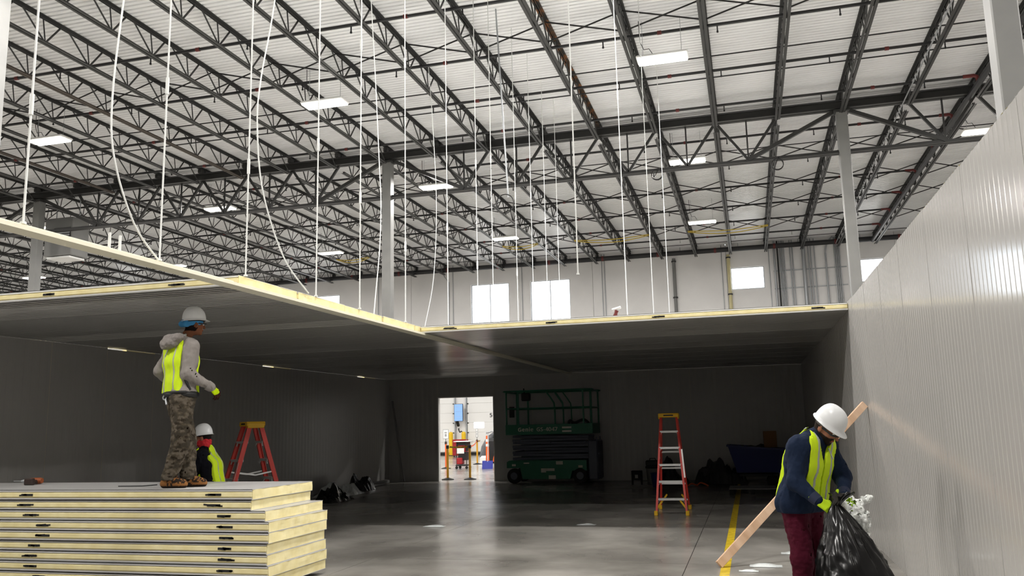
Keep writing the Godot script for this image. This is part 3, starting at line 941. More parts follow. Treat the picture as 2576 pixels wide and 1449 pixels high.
# ---------------------------------------------------------------- things inside the cold room
func step_ladder(label: String, at: Vector3, turn: float, twin: bool) -> void:
	var t := thing("step_ladder", label, "ladder", at, turn, "red step ladders")
	M.fiber = M.get("fiber", mat(c8(190, 46, 34), 0.45))
	M.cap = M.get("cap", mat(c8(214, 168, 22), 0.5))
	M.alu = M.get("alu", mat(c8(205, 206, 206), 0.38, 0.55))
	var top_y := 1.66
	# front rails and rear rails, each a channel
	for f in [1.0, -1.0]:
		for s in [-1.0, 1.0]:
			var a := Vector3(s * 0.265, 0.05, f * 0.54)
			var b := Vector3(s * 0.15, top_y, f * 0.09)
			var m := MB.new()
			m.bar(a, b, 0.012, 0.07, Vector3(0, 0, 1))
			for e in [-1.0, 1.0]:
				var o := Vector3(-s * 0.014, 0, e * 0.03)
				m.bar(a + o, b + o, 0.03, 0.008, Vector3(0, 0, 1))
			part("front_rail" if f > 0 else "rear_rail", m, M.fiber, t)
			var foot := MB.new().cbox(Vector3(0, 0.04, 0), Vector3(0.06, 0.08, 0.1), 0.008)
			part("foot", foot, M.cap, t, a * Vector3(1, 0, 1))
			# diagonal brace from the lowest step to the rail foot
			part("corner_brace", MB.new().bar(Vector3(s * 0.258, 0.1, f * 0.53), Vector3(s * 0.13, 0.27, f * 0.475), 0.006, 0.03), M.cap, t)
	var ys := [0.28, 0.57, 0.85, 1.14, 1.42]
	for k in ys.size():
		var y: float = ys[k]
		var q := y / top_y
		for f in [1.0, -1.0]:
			var w := lerpf(0.265, 0.15, q) * 2 - 0.02
			var zc: float = f * lerpf(0.54, 0.09, q)
			if f > 0 or twin:
				var m := MB.new()
				m.cbox(Vector3(0, y, zc), Vector3(w, 0.006, 0.085), 0.002)
				m.box(Vector3(0, y - 0.016, zc + 0.04), Vector3(w, 0.034, 0.005))
				m.box(Vector3(0, y - 0.016, zc - 0.04), Vector3(w, 0.034, 0.005))
				for s in [-1.0, 1.0]:
					m.bar(Vector3(s * w * 0.36, y - 0.01, zc + 0.03), Vector3(s * w * 0.49, y - 0.075, zc + 0.035), 0.02, 0.004)
				part("step", m, M.alu, t)
			elif k < 4:
				part("rear_bar", MB.new().box(Vector3(0, y - 0.1, zc - 0.01), Vector3(w, 0.03, 0.02)), M.alu, t)
	for s in [-1.0, 1.0]:
		part("spreader", MB.new().bar(Vector3(s * 0.2, 0.95, 0.29), Vector3(s * 0.2, 0.9, 0), 0.006, 0.022).bar(Vector3(s * 0.2, 0.9, 0), Vector3(s * 0.2, 0.95, -0.29), 0.006, 0.022), M.alu, t)
	var cp := MB.new()
	cp.cbox(Vector3(0, 1.71, 0), Vector3(0.36, 0.035, 0.3), 0.012)
	for f in [1.0, -1.0]:
		cp.cbox(Vector3(0, 1.68, f * 0.135), Vector3(0.36, 0.05, 0.03), 0.01)
	for s in [-1.0, 1.0]:
		cp.cbox(Vector3(s * 0.165, 1.665, 0), Vector3(0.03, 0.08, 0.27), 0.01)
	var c := part("cap", cp, M.cap, t)
	part("name_plate", MB.new().cbox(Vector3(0, 1.69, 0.151), Vector3(0.17, 0.022, 0.004), 0.001), M.black, c)
	part("warning_label", MB.new().bar(Vector3(0.24, 0.62, 0.405), Vector3(0.205, 1.1, 0.28), 0.034, 0.002, Vector3(0, 0, 1)), M.lamp_white, t)

func make_lift() -> void:
	var t := thing("scissor_lift", "dark green scissor lift with folded arms parked beside the doorway", "scissor lift", Vector3(-5.36, 0, -23.62))
	var green := mat(c8(28, 112, 84), 0.45)
	var blue_grey := mat(c8(86, 90, 104), 0.5)
	var decal := mat(c8(214, 212, 200), 0.6)
	# chassis with sloped ends
	var ch := MB.new()
	ch.prism(PackedVector2Array([Vector2(-1.22, 0.42), Vector2(-1.22, 0.58), Vector2(-1.16, 0.62), Vector2(1.02, 0.62), Vector2(1.02, 0.34), Vector2(0.62, 0.34), Vector2(0.55, 0.12), Vector2(-0.78, 0.12), Vector2(-0.84, 0.42)]), 1.12)
	part("chassis", ch, green, t)
	for x in [-1.02, 0.83]:
		for s in [-1.0, 1.0]:
			var wh := part("wheel", MB.new().lathe([Vector2(0.1, -0.07), Vector2(0.19, -0.075), Vector2(0.205, -0.05), Vector2(0.205, 0.05), Vector2(0.19, 0.075), Vector2(0.1, 0.07)], 24, Vector3(x, 0.205, s * 0.5), Basis(Vector3.RIGHT, PI / 2)), M.rubber, t)
			part("hub", MB.new().lathe([Vector2(0.0, -0.06), Vector2(0.1, -0.06), Vector2(0.1, 0.06), Vector2(0.0, 0.06)], 18, Vector3(x, 0.205, s * 0.505), Basis(Vector3.RIGHT, PI / 2)), blue_grey, wh)
	# folded scissor arms: four layers of crossing beams
	for k in 8:
		var y := 0.68 + 0.082 * k
		var tilt := 0.012 if k % 2 == 0 else -0.012
		var m := MB.new()
		for z in [0.46, -0.46]:
			m.cbox(Vector3(0.0, y, z - 0.05 * (k % 2)), Vector3(2.14, 0.07, 0.05), 0.008, Basis(Vector3.BACK, tilt))
		part("scissor_arm", m, blue_grey, t)
	for x in [-1.0, 0.0, 0.98]:
		part("pivot_tube", MB.new().rod(Vector3(x, 0.85, -0.5), Vector3(x, 0.85, 0.5), 0.03, 10).rod(Vector3(x, 1.1, -0.5), Vector3(x, 1.1, 0.5), 0.03, 10), blue_grey, t)
	# platform with toe board
	var pf := MB.new()
	pf.cbox(Vector3(0.0, 1.46, 0.57), Vector3(2.46, 0.28, 0.04), 0.01)
	pf.cbox(Vector3(0.0, 1.46, -0.57), Vector3(2.46, 0.28, 0.04), 0.01)
	pf.cbox(Vector3(-1.21, 1.46, 0), Vector3(0.04, 0.28, 1.12), 0.01)
	pf.cbox(Vector3(1.21, 1.46, 0), Vector3(0.04, 0.28, 1.12), 0.01)
	pf.box(Vector3(0.0, 1.4, 0), Vector3(2.4, 0.05, 1.1))
	var p := part("platform", pf, green, t)
	text("Genie  GS-4047", 0.15, 0.002, decal, p, Vector3(-0.31, 1.46, 0.592), Basis(), 1.12)
	part("decal", MB.new().box(Vector3(0.51, 1.5, 0.592), Vector3(0.26, 0.05, 0.002)).box(Vector3(0.51, 1.4, 0.592), Vector3(0.26, 0.045, 0.002)), decal, p)
	# guard rails
	for z in [0.56, -0.56]:
		part("top_rail", MB.new().tube(curve([Vector3(-1.2, 1.6, z), Vector3(-1.2, 2.4, z), Vector3(-1.19, 2.5, z), Vector3(-1.1, 2.52, z), Vector3(1.08, 2.52, z), Vector3(1.18, 2.5, z), Vector3(1.2, 2.4, z), Vector3(1.2, 1.6, z)], 5), 0.024, 8), green, t)
		part("mid_rail", MB.new().rod(Vector3(-1.2, 2.04, z), Vector3(1.2, 2.04, z), 0.02, 8), green, t)
		for x in [-0.86, 0.98]:
			part("rail_post", MB.new().bar(Vector3(x, 1.6, z), Vector3(x, 2.5, z), 0.05, 0.04), green, t)
		for x in [0.14, 0.38]:
			part("bent_rail", MB.new().tube(curve([Vector3(x - 0.2, 2.5, z - 0.03), Vector3(x - 0.02, 2.24, z - 0.03), Vector3(x + 0.03, 2.1, z - 0.03), Vector3(x + 0.04, 1.6, z - 0.03)], 5), 0.022, 8), green, t)
	for x in [-1.2, 1.2]:
		part("end_rail", MB.new().rod(Vector3(x, 2.5, -0.56), Vector3(x, 2.5, 0.56), 0.022, 8).rod(Vector3(x, 2.04, -0.56), Vector3(x, 2.04, 0.56), 0.02, 8), green, t)
	part("control_box", MB.new().cbox(Vector3(-0.66, 2.36, 0.44), Vector3(0.26, 0.22, 0.16), 0.03).rod(Vector3(-0.7, 2.46, 0.44), Vector3(-0.72, 2.6, 0.44), 0.02, 8), M.black, t)
	part("manual_box", MB.new().cbox(Vector3(-1.06, 1.95, 0.5), Vector3(0.14, 0.3, 0.06), 0.01), M.black, t)
	part("hose", MB.new().tube(curve([Vector3(0.5, 1.45, 0.4), Vector3(0.56, 1.68, 0.42), Vector3(0.7, 1.62, 0.42), Vector3(0.95, 1.7, 0.42), Vector3(1.1, 1.6, 0.42)], 5), 0.035, 7), M.black, t)
	# entry steps at the right end
	var st := part("entry_steps", MB.new().cbox(Vector3(1.3, 0.66, 0.42), Vector3(0.02, 1.15, 0.05), 0.004).cbox(Vector3(1.3, 0.66, -0.1), Vector3(0.02, 1.15, 0.05), 0.004), blue_grey, t)
	for k in 4:
		part("tread", MB.new().cbox(Vector3(1.3, 0.2 + 0.29 * k, 0.16), Vector3(0.12, 0.03, 0.5), 0.005), blue_grey, st)
	part("back_panel", MB.new().cbox(Vector3(1.2, 0.62, 0.1), Vector3(0.26, 1.05, 0.9), 0.03), blue_grey, t)
	for q in [[-1.02, 0.5, 0.11, 0.06], [-0.66, 0.55, 0.16, 0.03], [0.27, 0.55, 0.19, 0.09], [-0.18, 0.35, 0.14, 0.11], [0.0, 0.37, 0.26, 0.07], [0.06, 0.17, 0.2, 0.1], [0.85, 0.45, 0.12, 0.06]]:
		part("decal", MB.new().box(Vector3(q[0], q[1], 0.561), Vector3(q[2], q[3], 0.002)), decal, t)

func heap(m: MB, w: float, d: float, h: float, sd: int, n := 26) -> void:
	# crumpled sheet over a pile, as a height field with a hem on the floor
	var f := FastNoiseLite.new()
	f.seed = sd
	f.frequency = 0.75
	f.fractal_octaves = 3
	var k0 := m.v.size()
	var hs := []
	for a in n + 1:
		for b in n + 1:
			var u := 2.0 * a / n - 1
			var v := 2.0 * b / n - 1
			var e := clampf(1.0 - pow(absf(u), 3.0), 0, 1) * clampf(1.0 - pow(absf(v), 3.0), 0, 1)
			var y := h * e * clampf(0.62 + 0.9 * f.get_noise_2d(u * w * 1.2 + sd, v * d * 1.2) + 0.18 * absf(f.get_noise_2d(u * 9, v * 9 + 7)), 0.05, 1.2)
			hs.append(Vector3(u * w / 2 * (1.0 + 0.1 * f.get_noise_2d(v * 3, 5)), maxf(y, 0.004), v * d / 2 * (1.0 + 0.1 * f.get_noise_2d(u * 3, 9))))
	for a in n:
		for b in n:
			var k := a * (n + 1) + b
			m.quad(hs[k], hs[k + 1], hs[k + n + 2], hs[k + n + 1])

func make_clutter() -> void:
	step_ladder("red step ladder with yellow cap and silver steps standing alone on the dark floor", Vector3(-1.41, 0, -15.6), 0.03, false)
	step_ladder("red double-sided step ladder with yellow cap behind the panel stack", Vector3(-7.66, 0, -12.1), -0.66, true)
	make_lift()
	# board leaning on the right wall
	var wood := tri(mat(Color.WHITE, 0.75), 1.0, false)
	wood.albedo_texture = noise_tex(256, 0.02, c8(206, 168, 136), c8(232, 200, 172), 14, 5, 1.5, Vector2(0.25, 1))
	var b := MB.new().cbox(Vector3.ZERO, Vector3(0.089, 0.038, 2.94), 0.003)
	var bo := single("wood_board", b, wood, "pale wooden board leaning from the yellow floor line to the ribbed wall", "board")
	var pa := Vector3(-0.43, 0.03, -9.79)
	var pb := Vector3(1.375, 1.73, -11.4)
	var zz := (pb - pa).normalized()
	var xx := Vector3(0.3, 0.1, 1).cross(zz).normalized()
	var yy := zz.cross(xx)
	bo.transform = Transform3D(Basis(xx, yy, zz), (pa + pb) / 2)
	bo.mesh = MB.new().cbox(Vector3.ZERO, Vector3(0.089, 0.038, (pb - pa).length()), 0.003).mesh()
	# blue tilt cart with rubbish
	var blue := mat(c8(12, 26, 92), 0.5)
	var t := thing("tilt_cart", "dark blue plastic tilt cart full of rubbish near the back wall", "cart", Vector3(0.12, 0, -21.45))
	var tub := MB.new()
	var lo := [Vector3(-0.5, 0.36, 0.38), Vector3(0.46, 0.36, 0.38), Vector3(0.46, 0.36, -0.38), Vector3(-0.5, 0.36, -0.38)]
	var hi := [Vector3(-0.68, 0.99, 0.47), Vector3(0.66, 0.88, 0.47), Vector3(0.66, 0.88, -0.47), Vector3(-0.68, 0.99, -0.47)]
	for k in 4:
		var j := (k + 1) % 4
		tub.quad(lo[k], lo[j], hi[j], hi[k])
		tub.quad(lo[j] + Vector3(0, 0.03, 0), lo[k] + Vector3(0, 0.03, 0), hi[k] * Vector3(0.96, 1, 0.96), hi[j] * Vector3(0.96, 1, 0.96))
	tub.quad(lo[3], lo[2], lo[1], lo[0])
	for k in 4:
		tub.bar(hi[k], hi[(k + 1) % 4], 0.06, 0.04)
	part("tub", tub, blue, t)
	part("undercarriage", MB.new().cbox(Vector3(0, 0.3, 0), Vector3(0.9, 0.06, 0.6), 0.01), M.black, t)
	for q in [[-0.36, 0.09], [0.3, 0.14]]:
		for s in [-1.0, 1.0]:
			part("wheel", MB.new().lathe([Vector2(0, -0.03), Vector2(q[1], -0.03), Vector2(q[1], 0.03), Vector2(0, 0.03)], 18, Vector3(q[0], q[1], s * 0.3), Basis(Vector3.RIGHT, PI / 2)).box(Vector3(q[0], q[1] + 0.1, s * 0.3), Vector3(0.04, 0.2, 0.08)), M.rubber, t)
	var rub := MB.new()
	heap(rub, 1.25, 0.86, 0.22, 77, 18)
	single("rubbish_heap", rub, mat(c8(44, 40, 38), 0.8), "dark bags and scraps heaped inside the blue cart", "rubbish", Vector3(0.12, 0.78, -21.45))
	var card := mat(c8(120, 88, 56), 0.85)
	single("cardboard_box", MB.new().cbox(Vector3(0, 0.19, 0), Vector3(0.3, 0.38, 0.34), 0.006), card, "brown cardboard box standing up in the blue cart", "box", Vector3(0.42, 0.93, -21.5))
	# low dolly in front of the cart
	t = thing("flat_dolly", "low flat dolly with pale slats on the floor before the blue cart", "dolly", Vector3(-0.05, 0, -19.75))
	for k in 5:
		part("slat", MB.new().cbox(Vector3(0, 0.12, -0.36 + 0.18 * k), Vector3(0.98, 0.025, 0.12), 0.004), M.column, t)
	for x in [-0.44, 0.0, 0.44]:
		part("bearer", MB.new().cbox(Vector3(x, 0.055, 0), Vector3(0.09, 0.11, 0.84), 0.004), M.rubber, t)
	# step stool, white bucket box, blue bin
	t = thing("step_stool", "small dark plastic step stool with a hand hole at the back wall", "stool", Vector3(-2.97, 0, -22.85))
	part("seat", MB.new().cbox(Vector3(0, 0.32, 0), Vector3(0.27, 0.03, 0.24), 0.01), M.rubber, t)
	for s in [-1.0, 1.0]:
		part("side", MB.new().cbox(Vector3(s * 0.12, 0.155, 0), Vector3(0.025, 0.31, 0.22), 0.006), M.rubber, t)
	part("front_panel", MB.new().cbox(Vector3(-0.075, 0.2, 0.1), Vector3(0.07, 0.21, 0.02), 0.004).cbox(Vector3(0.075, 0.2, 0.1), Vector3(0.07, 0.21, 0.02), 0.004).cbox(Vector3(0, 0.27, 0.1), Vector3(0.08, 0.07, 0.02), 0.004).cbox(Vector3(0, 0.12, 0.1), Vector3(0.08, 0.05, 0.02), 0.004), M.rubber, t)
	t = thing("storage_tub", "grey storage tub with a dark lid beside the dark step stool", "tub", Vector3(-2.62, 0, -23.55))
	part("body", MB.new().lathe([Vector2(0, 0), Vector2(0.16, 0), Vector2(0.19, 0.36), Vector2(0.0, 0.36)], 20), M.column, t)
	part("lid", MB.new().lathe([Vector2(0.2, 0.36), Vector2(0.21, 0.37), Vector2(0.2, 0.42), Vector2(0, 0.43)], 20), M.black, t)
	single("tool_case", MB.new().cbox(Vector3(0, 0.1, 0), Vector3(0.36, 0.14, 0.26), 0.02).tube([Vector3(-0.08, 0.17, 0), Vector3(-0.07, 0.22, 0), Vector3(0.07, 0.22, 0), Vector3(0.08, 0.17, 0)], 0.012, 6), M.black, "black tool case lying on the grey tub", "case", Vector3(-2.62, 0.4, -23.55))
	t = thing("blue_bin", "small dark blue bin behind the standing ladder's left leg", "bin", Vector3(-2.3, 0, -21.6))
	part("body", MB.new().lathe([Vector2(0, 0), Vector2(0.13, 0), Vector2(0.17, 0.34), Vector2(0.16, 0.34), Vector2(0.12, 0.02), Vector2(0, 0.02)], 18), blue, t)
	part("rim", MB.new().lathe([Vector2(0.165, 0.32), Vector2(0.185, 0.33), Vector2(0.185, 0.35), Vector2(0.16, 0.35)], 18), blue, t)
	# dark tarpaulins
	var tarp := mat(c8(34, 34, 38), 0.55)
	var h1 := MB.new()
	heap(h1, 0.85, 0.9, 0.6, 5, 30)
	single("tarpaulin", h1, tarp, "crumpled black tarpaulin heaped behind the standing ladder", "tarpaulin", Vector3(-2.05, 0, -22.7), "black tarpaulins at the back wall")
	var h2 := MB.new()
	heap(h2, 1.3, 0.9, 0.62, 12, 30)
	single("tarpaulin", h2, tarp, "crumpled black tarpaulin with a peak beside the blue cart", "tarpaulin", Vector3(-0.82, 0, -22.95), "black tarpaulins at the back wall")
	single("orange_strap", MB.new().tube(curve([Vector3(-0.2, 0.01, 0), Vector3(-0.1, 0.06, 0.05), Vector3(0.02, 0.02, -0.04), Vector3(0.12, 0.08, 0.02), Vector3(0.3, 0.01, 0.06)], 5), 0.018, 6), mat(c8(200, 84, 30), 0.6), "orange strap dropped in front of the black tarpaulins", "strap", Vector3(-1.4, 0, -21.95))
	# trim leaning in the back left corner
	single("leaning_trim", MB.new().bar(Vector3(-10.47, 2.4, -24.14), Vector3(-10.02, 0.02, -23.98), 0.07, 0.04), M.column, "grey metal trim leaning in the back left corner of the cold room", "trim")
	# rubbish along the left wall
	var film := mat(Color(0.86, 0.88, 0.88), 0.25)
	single("trim_bundle", MB.new().cbox(Vector3(0, 0.05, 0), Vector3(0.16, 0.1, 3.6), 0.02, Basis(Vector3.UP, 0.03)).cbox(Vector3(0.1, 0.03, 0.4), Vector3(0.05, 0.05, 3.0), 0.01, Basis(Vector3.UP, -0.05)), M.column, "long pale trim pieces lying at the foot of the left wall", "trim", Vector3(-10.3, 0, -21.7))
	var bag := MB.new()
	heap(bag, 0.62, 0.7, 0.5, 23, 22)
	single("black_bag", bag, mat(c8(16, 16, 18), 0.3), "small black bag of rubbish by the left wall", "bag", Vector3(-9.95, 0.0, -20.9))
	var wr := MB.new()
	heap(wr, 0.8, 1.5, 0.3, 31, 26)
	single("plastic_wrap", wr, film, "crumpled clear plastic wrap on the floor by the left wall", "plastic wrap", Vector3(-9.75, 0, -19.3))
	var wd := MB.new()
	heap(wd, 0.5, 1.2, 0.42, 41, 20)
	single("black_bag", wd, mat(c8(14, 14, 16), 0.25), "flattened black bag behind the right end of the panel stack", "bag", Vector3(-9.1, 0, -17.7))
	# plastic scraps on the floor
	var sp := [[0.06, -9.95, 0.34, "larger clear plastic scrap right of the yellow line"], [-0.12, -9.6, 0.2, "small clear plastic scrap touching the yellow line"], [0.4, -10.9, 0.3, "clear plastic scrap near the leaning board"], [-2.6, -13.6, 0.3, "clear plastic scrap on the dark floor left of the ladder"], [-5.0, -13.2, 0.34, "clear plastic scrap on the floor near the panel stack"]]
	for k in sp.size():
		var s := MB.new()
		heap(s, sp[k][2], sp[k][2] * 0.5, 0.035, 50 + k, 10)
		single("plastic_scrap", s, film, sp[k][3], "plastic scrap", Vector3(sp[k][0], 0, sp[k][1]), "plastic scraps on the floor")
	# small red driver standing on the ceiling edge
	t = thing("impact_driver", "small red and white tool standing on the right ceiling edge", "tool", Vector3(-1.86, 3.155, -12.62))
	part("body", MB.new().tube([Vector3(0, 0, 0), Vector3(0.015, 0.05, 0), Vector3(0.03, 0.09, 0)], [0.035, 0.025, 0.03], 10), M.red_fit, t)
	part("head", MB.new().rod(Vector3(-0.04, 0.1, 0), Vector3(0.09, 0.135, 0), 0.022, 8), M.lamp_white, t)
	# air unit beside the left column
	t = thing("air_unit", "grey air unit with a louvre hung beside the left column", "air unit", Vector3(-25.5, 9.0, -26.85))
	part("casing", MB.new().cbox(Vector3(0, 0.25, 0), Vector3(1.3, 1.5, 0.9), 0.03), M.column, t)
	var lv := part("louvre_frame", MB.new().box(Vector3(0.2, 0.28, 0.455), Vector3(0.78, 0.6, 0.02)), M.black, t)
	for k in 5:
		part("louvre_blade", MB.new().box(Vector3(0.2, 0.06 + 0.11 * k, 0.475), Vector3(0.72, 0.07, 0.02), Basis(Vector3.RIGHT, 0.5)), M.galv, lv)
	part("hanger_straps", MB.new().rod(Vector3(-0.55, 1.0, 0), Vector3(-0.55, 2.03, 0), 0.02, 6).rod(Vector3(0.55, 1.0, 0), Vector3(0.55, 2.03, 0), 0.02, 6), M.galv, t)
	part("drain_tray", MB.new().cbox(Vector3(0.0, -0.56, 0), Vector3(1.1, 0.08, 0.8), 0.02), M.lamp_white, t)
	# yellow caution cables strung between the far joists
	for q in [[-2.27, 1.36, "on the right, under the fifth far light"], [-11.33, -9.52, "left of the two tall windows"], [-20.4, -18.58, "above the left part of the far wall"], [-7.7, -4.08, "above the two tall windows"]]:
		var m := MB.new()
		for e in 2:
			var pts := []
			for k in 9:
				var u := k / 8.0
				pts.append(Vector3(lerpf(q[0], q[1], u), 10.41 - 0.01 * e - (0.1 + 0.1 * e) * sin(PI * u), -39.7 - 0.15 * e))
			m.tube(pts, 0.022, 5)
		single("yellow_cable", m, M.yellow_cable, "sagging yellow cables under the far joists, %s" % q[2], "cable", Vector3.ZERO, "yellow cables under the far joists")
	make_wall_services()

func make_wall_services() -> void:
	var z := ZF + 0.06
	# struts and upright conduits on the far wall
	for q in [[9.39, "upper"], [8.44, "lower"]]:
		single("strut_rail", MB.new().boxc(Vector3(1.7, q[0] - 0.03, ZF), Vector3(5.35, q[0] + 0.03, ZF + 0.045)), M.galv, "%s horizontal strut rail holding the conduits on the far wall" % q[1], "rail", Vector3.ZERO, "strut rails on the far wall")
	var cs := [[1.78, 0.05, "first from the left, thick"], [1.95, 0.035, "second from the left"], [2.06, 0.025, "third from the left"], [2.13, 0.025, "fourth from the left"], [2.2, 0.025, "fifth from the left"], [2.28, 0.025, "sixth from the left"], [2.58, 0.03, "seventh from the left"], [2.7, 0.03, "eighth from the left"], [3.25, 0.1, "ninth from the left, broad"], [3.5, 0.03, "tenth from the left"], [3.62, 0.03, "eleventh from the left"], [3.8, 0.03, "twelfth from the left"], [4.35, 0.045, "thirteenth from the left, bent at the top"], [4.8, 0.03, "fourteenth from the left"], [4.88, 0.03, "fifteenth from the left"], [4.96, 0.03, "sixteenth from the left"], [5.04, 0.03, "seventeenth from the left"]]
	for k in cs.size():
		var x: float = cs[k][0]
		var r: float = cs[k][1]
		var pts := [Vector3(x, 3.0, z + r), Vector3(x, 10.2, z + r), Vector3(x, 11.0, z + r)]
		if k == 12:
			pts = curve([Vector3(x, 3.0, z + r), Vector3(x, 9.6, z + r), Vector3(x, 10.2, z + r), Vector3(x + 0.12, 10.7, z + r + 0.05), Vector3(x + 0.4, 11.0, z + r + 0.1)], 4)
		single("wall_conduit", MB.new().tube(pts, r, 8), M.galv if k != 1 else M.black, "upright grey conduit on the far wall, %s" % cs[k][2] if k != 1 else "upright black conduit on the far wall, second from the left", "conduit", Vector3.ZERO, "upright conduits on the far wall")
	for q in [[-3.5, M.column, "grey upright pipe with collars on the far wall"], [-0.6, M.cream_pipe, "cream upright pipe beside the single right window"]]:
		var t := thing("wall_pipe", q[2], "pipe", Vector3(q[0], 0, ZF + 0.1))
		part("pipe", MB.new().rod(Vector3(0, 0, 0), Vector3(0, 10.45, 0), 0.09, 12), q[1], t)
		for y in [8.25, 10.25, 5.0]:
			part("collar", MB.new().rod(Vector3(0, y, 0), Vector3(0, y + 0.07, 0), 0.13, 12), M.steel, t)
	var ws := [[-21.1, "left of the middle column"], [-16.6, "left of the tall windows, upper bend"], [-16.35, "left of the tall windows, straight"], [-12.15, "between the two tall windows"], [-7.5, "right of the tall windows"], [-7.35, "right of the tall windows, second"], [-0.95, "left of the cream pipe"], [1.5, "right of the single window"]]
	for q in ws:
		single("wall_cable", MB.new().tube([Vector3(q[0], 3.0, ZF + 0.03), Vector3(q[0], 10.0, ZF + 0.03), Vector3(q[0] - (0.3 if "bend" in q[1] else 0.0), 10.4, ZF + 0.03), Vector3(q[0] - (0.3 if "bend" in q[1] else 0.0), 11.0, ZF + 0.03)], 0.022, 6), M.galv, "thin upright cable on the far wall, %s" % q[1], "cable", Vector3.ZERO, "thin cables on the far wall")

# ---------------------------------------------------------------- what shows through the doorway
func stanchion(at: Vector3, mt: Material, label: String) -> Node3D:
	var t := thing("barrier_post", label, "barrier post", at, 0.0, "belt barrier posts")
	part("base", MB.new().lathe([Vector2(0, 0), Vector2(0.19, 0), Vector2(0.19, 0.015), Vector2(0.1, 0.04), Vector2(0.03, 0.06), Vector2(0, 0.06)], 24), M.rubber, t)
	part("post", MB.new().rod(Vector3(0, 0.05, 0), Vector3(0, 0.95, 0), 0.035, 14), mt, t)
	part("head", MB.new().lathe([Vector2(0, 0.93), Vector2(0.045, 0.93), Vector2(0.045, 1.02), Vector2(0.03, 1.035), Vector2(0, 1.035)], 14), M.black, t)
	return t

func belt(a: Vector3, b: Vector3, sag: float, striped: bool, col: Material, label: String) -> void:
	var t := thing("barrier_belt", label, "belt")
	var n := 14
	for k in n:
		var u0 := float(k) / n
		var u1 := float(k + 1) / n
		var p := a.lerp(b, u0) - Vector3.UP * sag * sin(PI * u0)
		var q := a.lerp(b, u1) - Vector3.UP * sag * sin(PI * u1)
		if striped:
			# slanted stripe pieces
			var d := (q - p) * 0.5
			for e in 2:
				var p0 := p + d * e
				var sl := Vector3.UP * 0.025
				var m := MB.new()
				m.quad(p0 - sl - d * 0.5, p0 + d - sl - d * 0.5, p0 + d + sl + d * 0.5, p0 + sl + d * 0.5)
				m.quad(p0 + sl + d * 0.5 - Vector3(0, 0, 0.002), p0 + d + sl + d * 0.5 - Vector3(0, 0, 0.002), p0 + d - sl - d * 0.5 - Vector3(0, 0, 0.002), p0 - sl - d * 0.5 - Vector3(0, 0, 0.002))
				part("stripe", m, col if e == 0 else M.black, t)
		else:
			part("webbing", MB.new().bar(p, q, 0.003, 0.05), col, t)

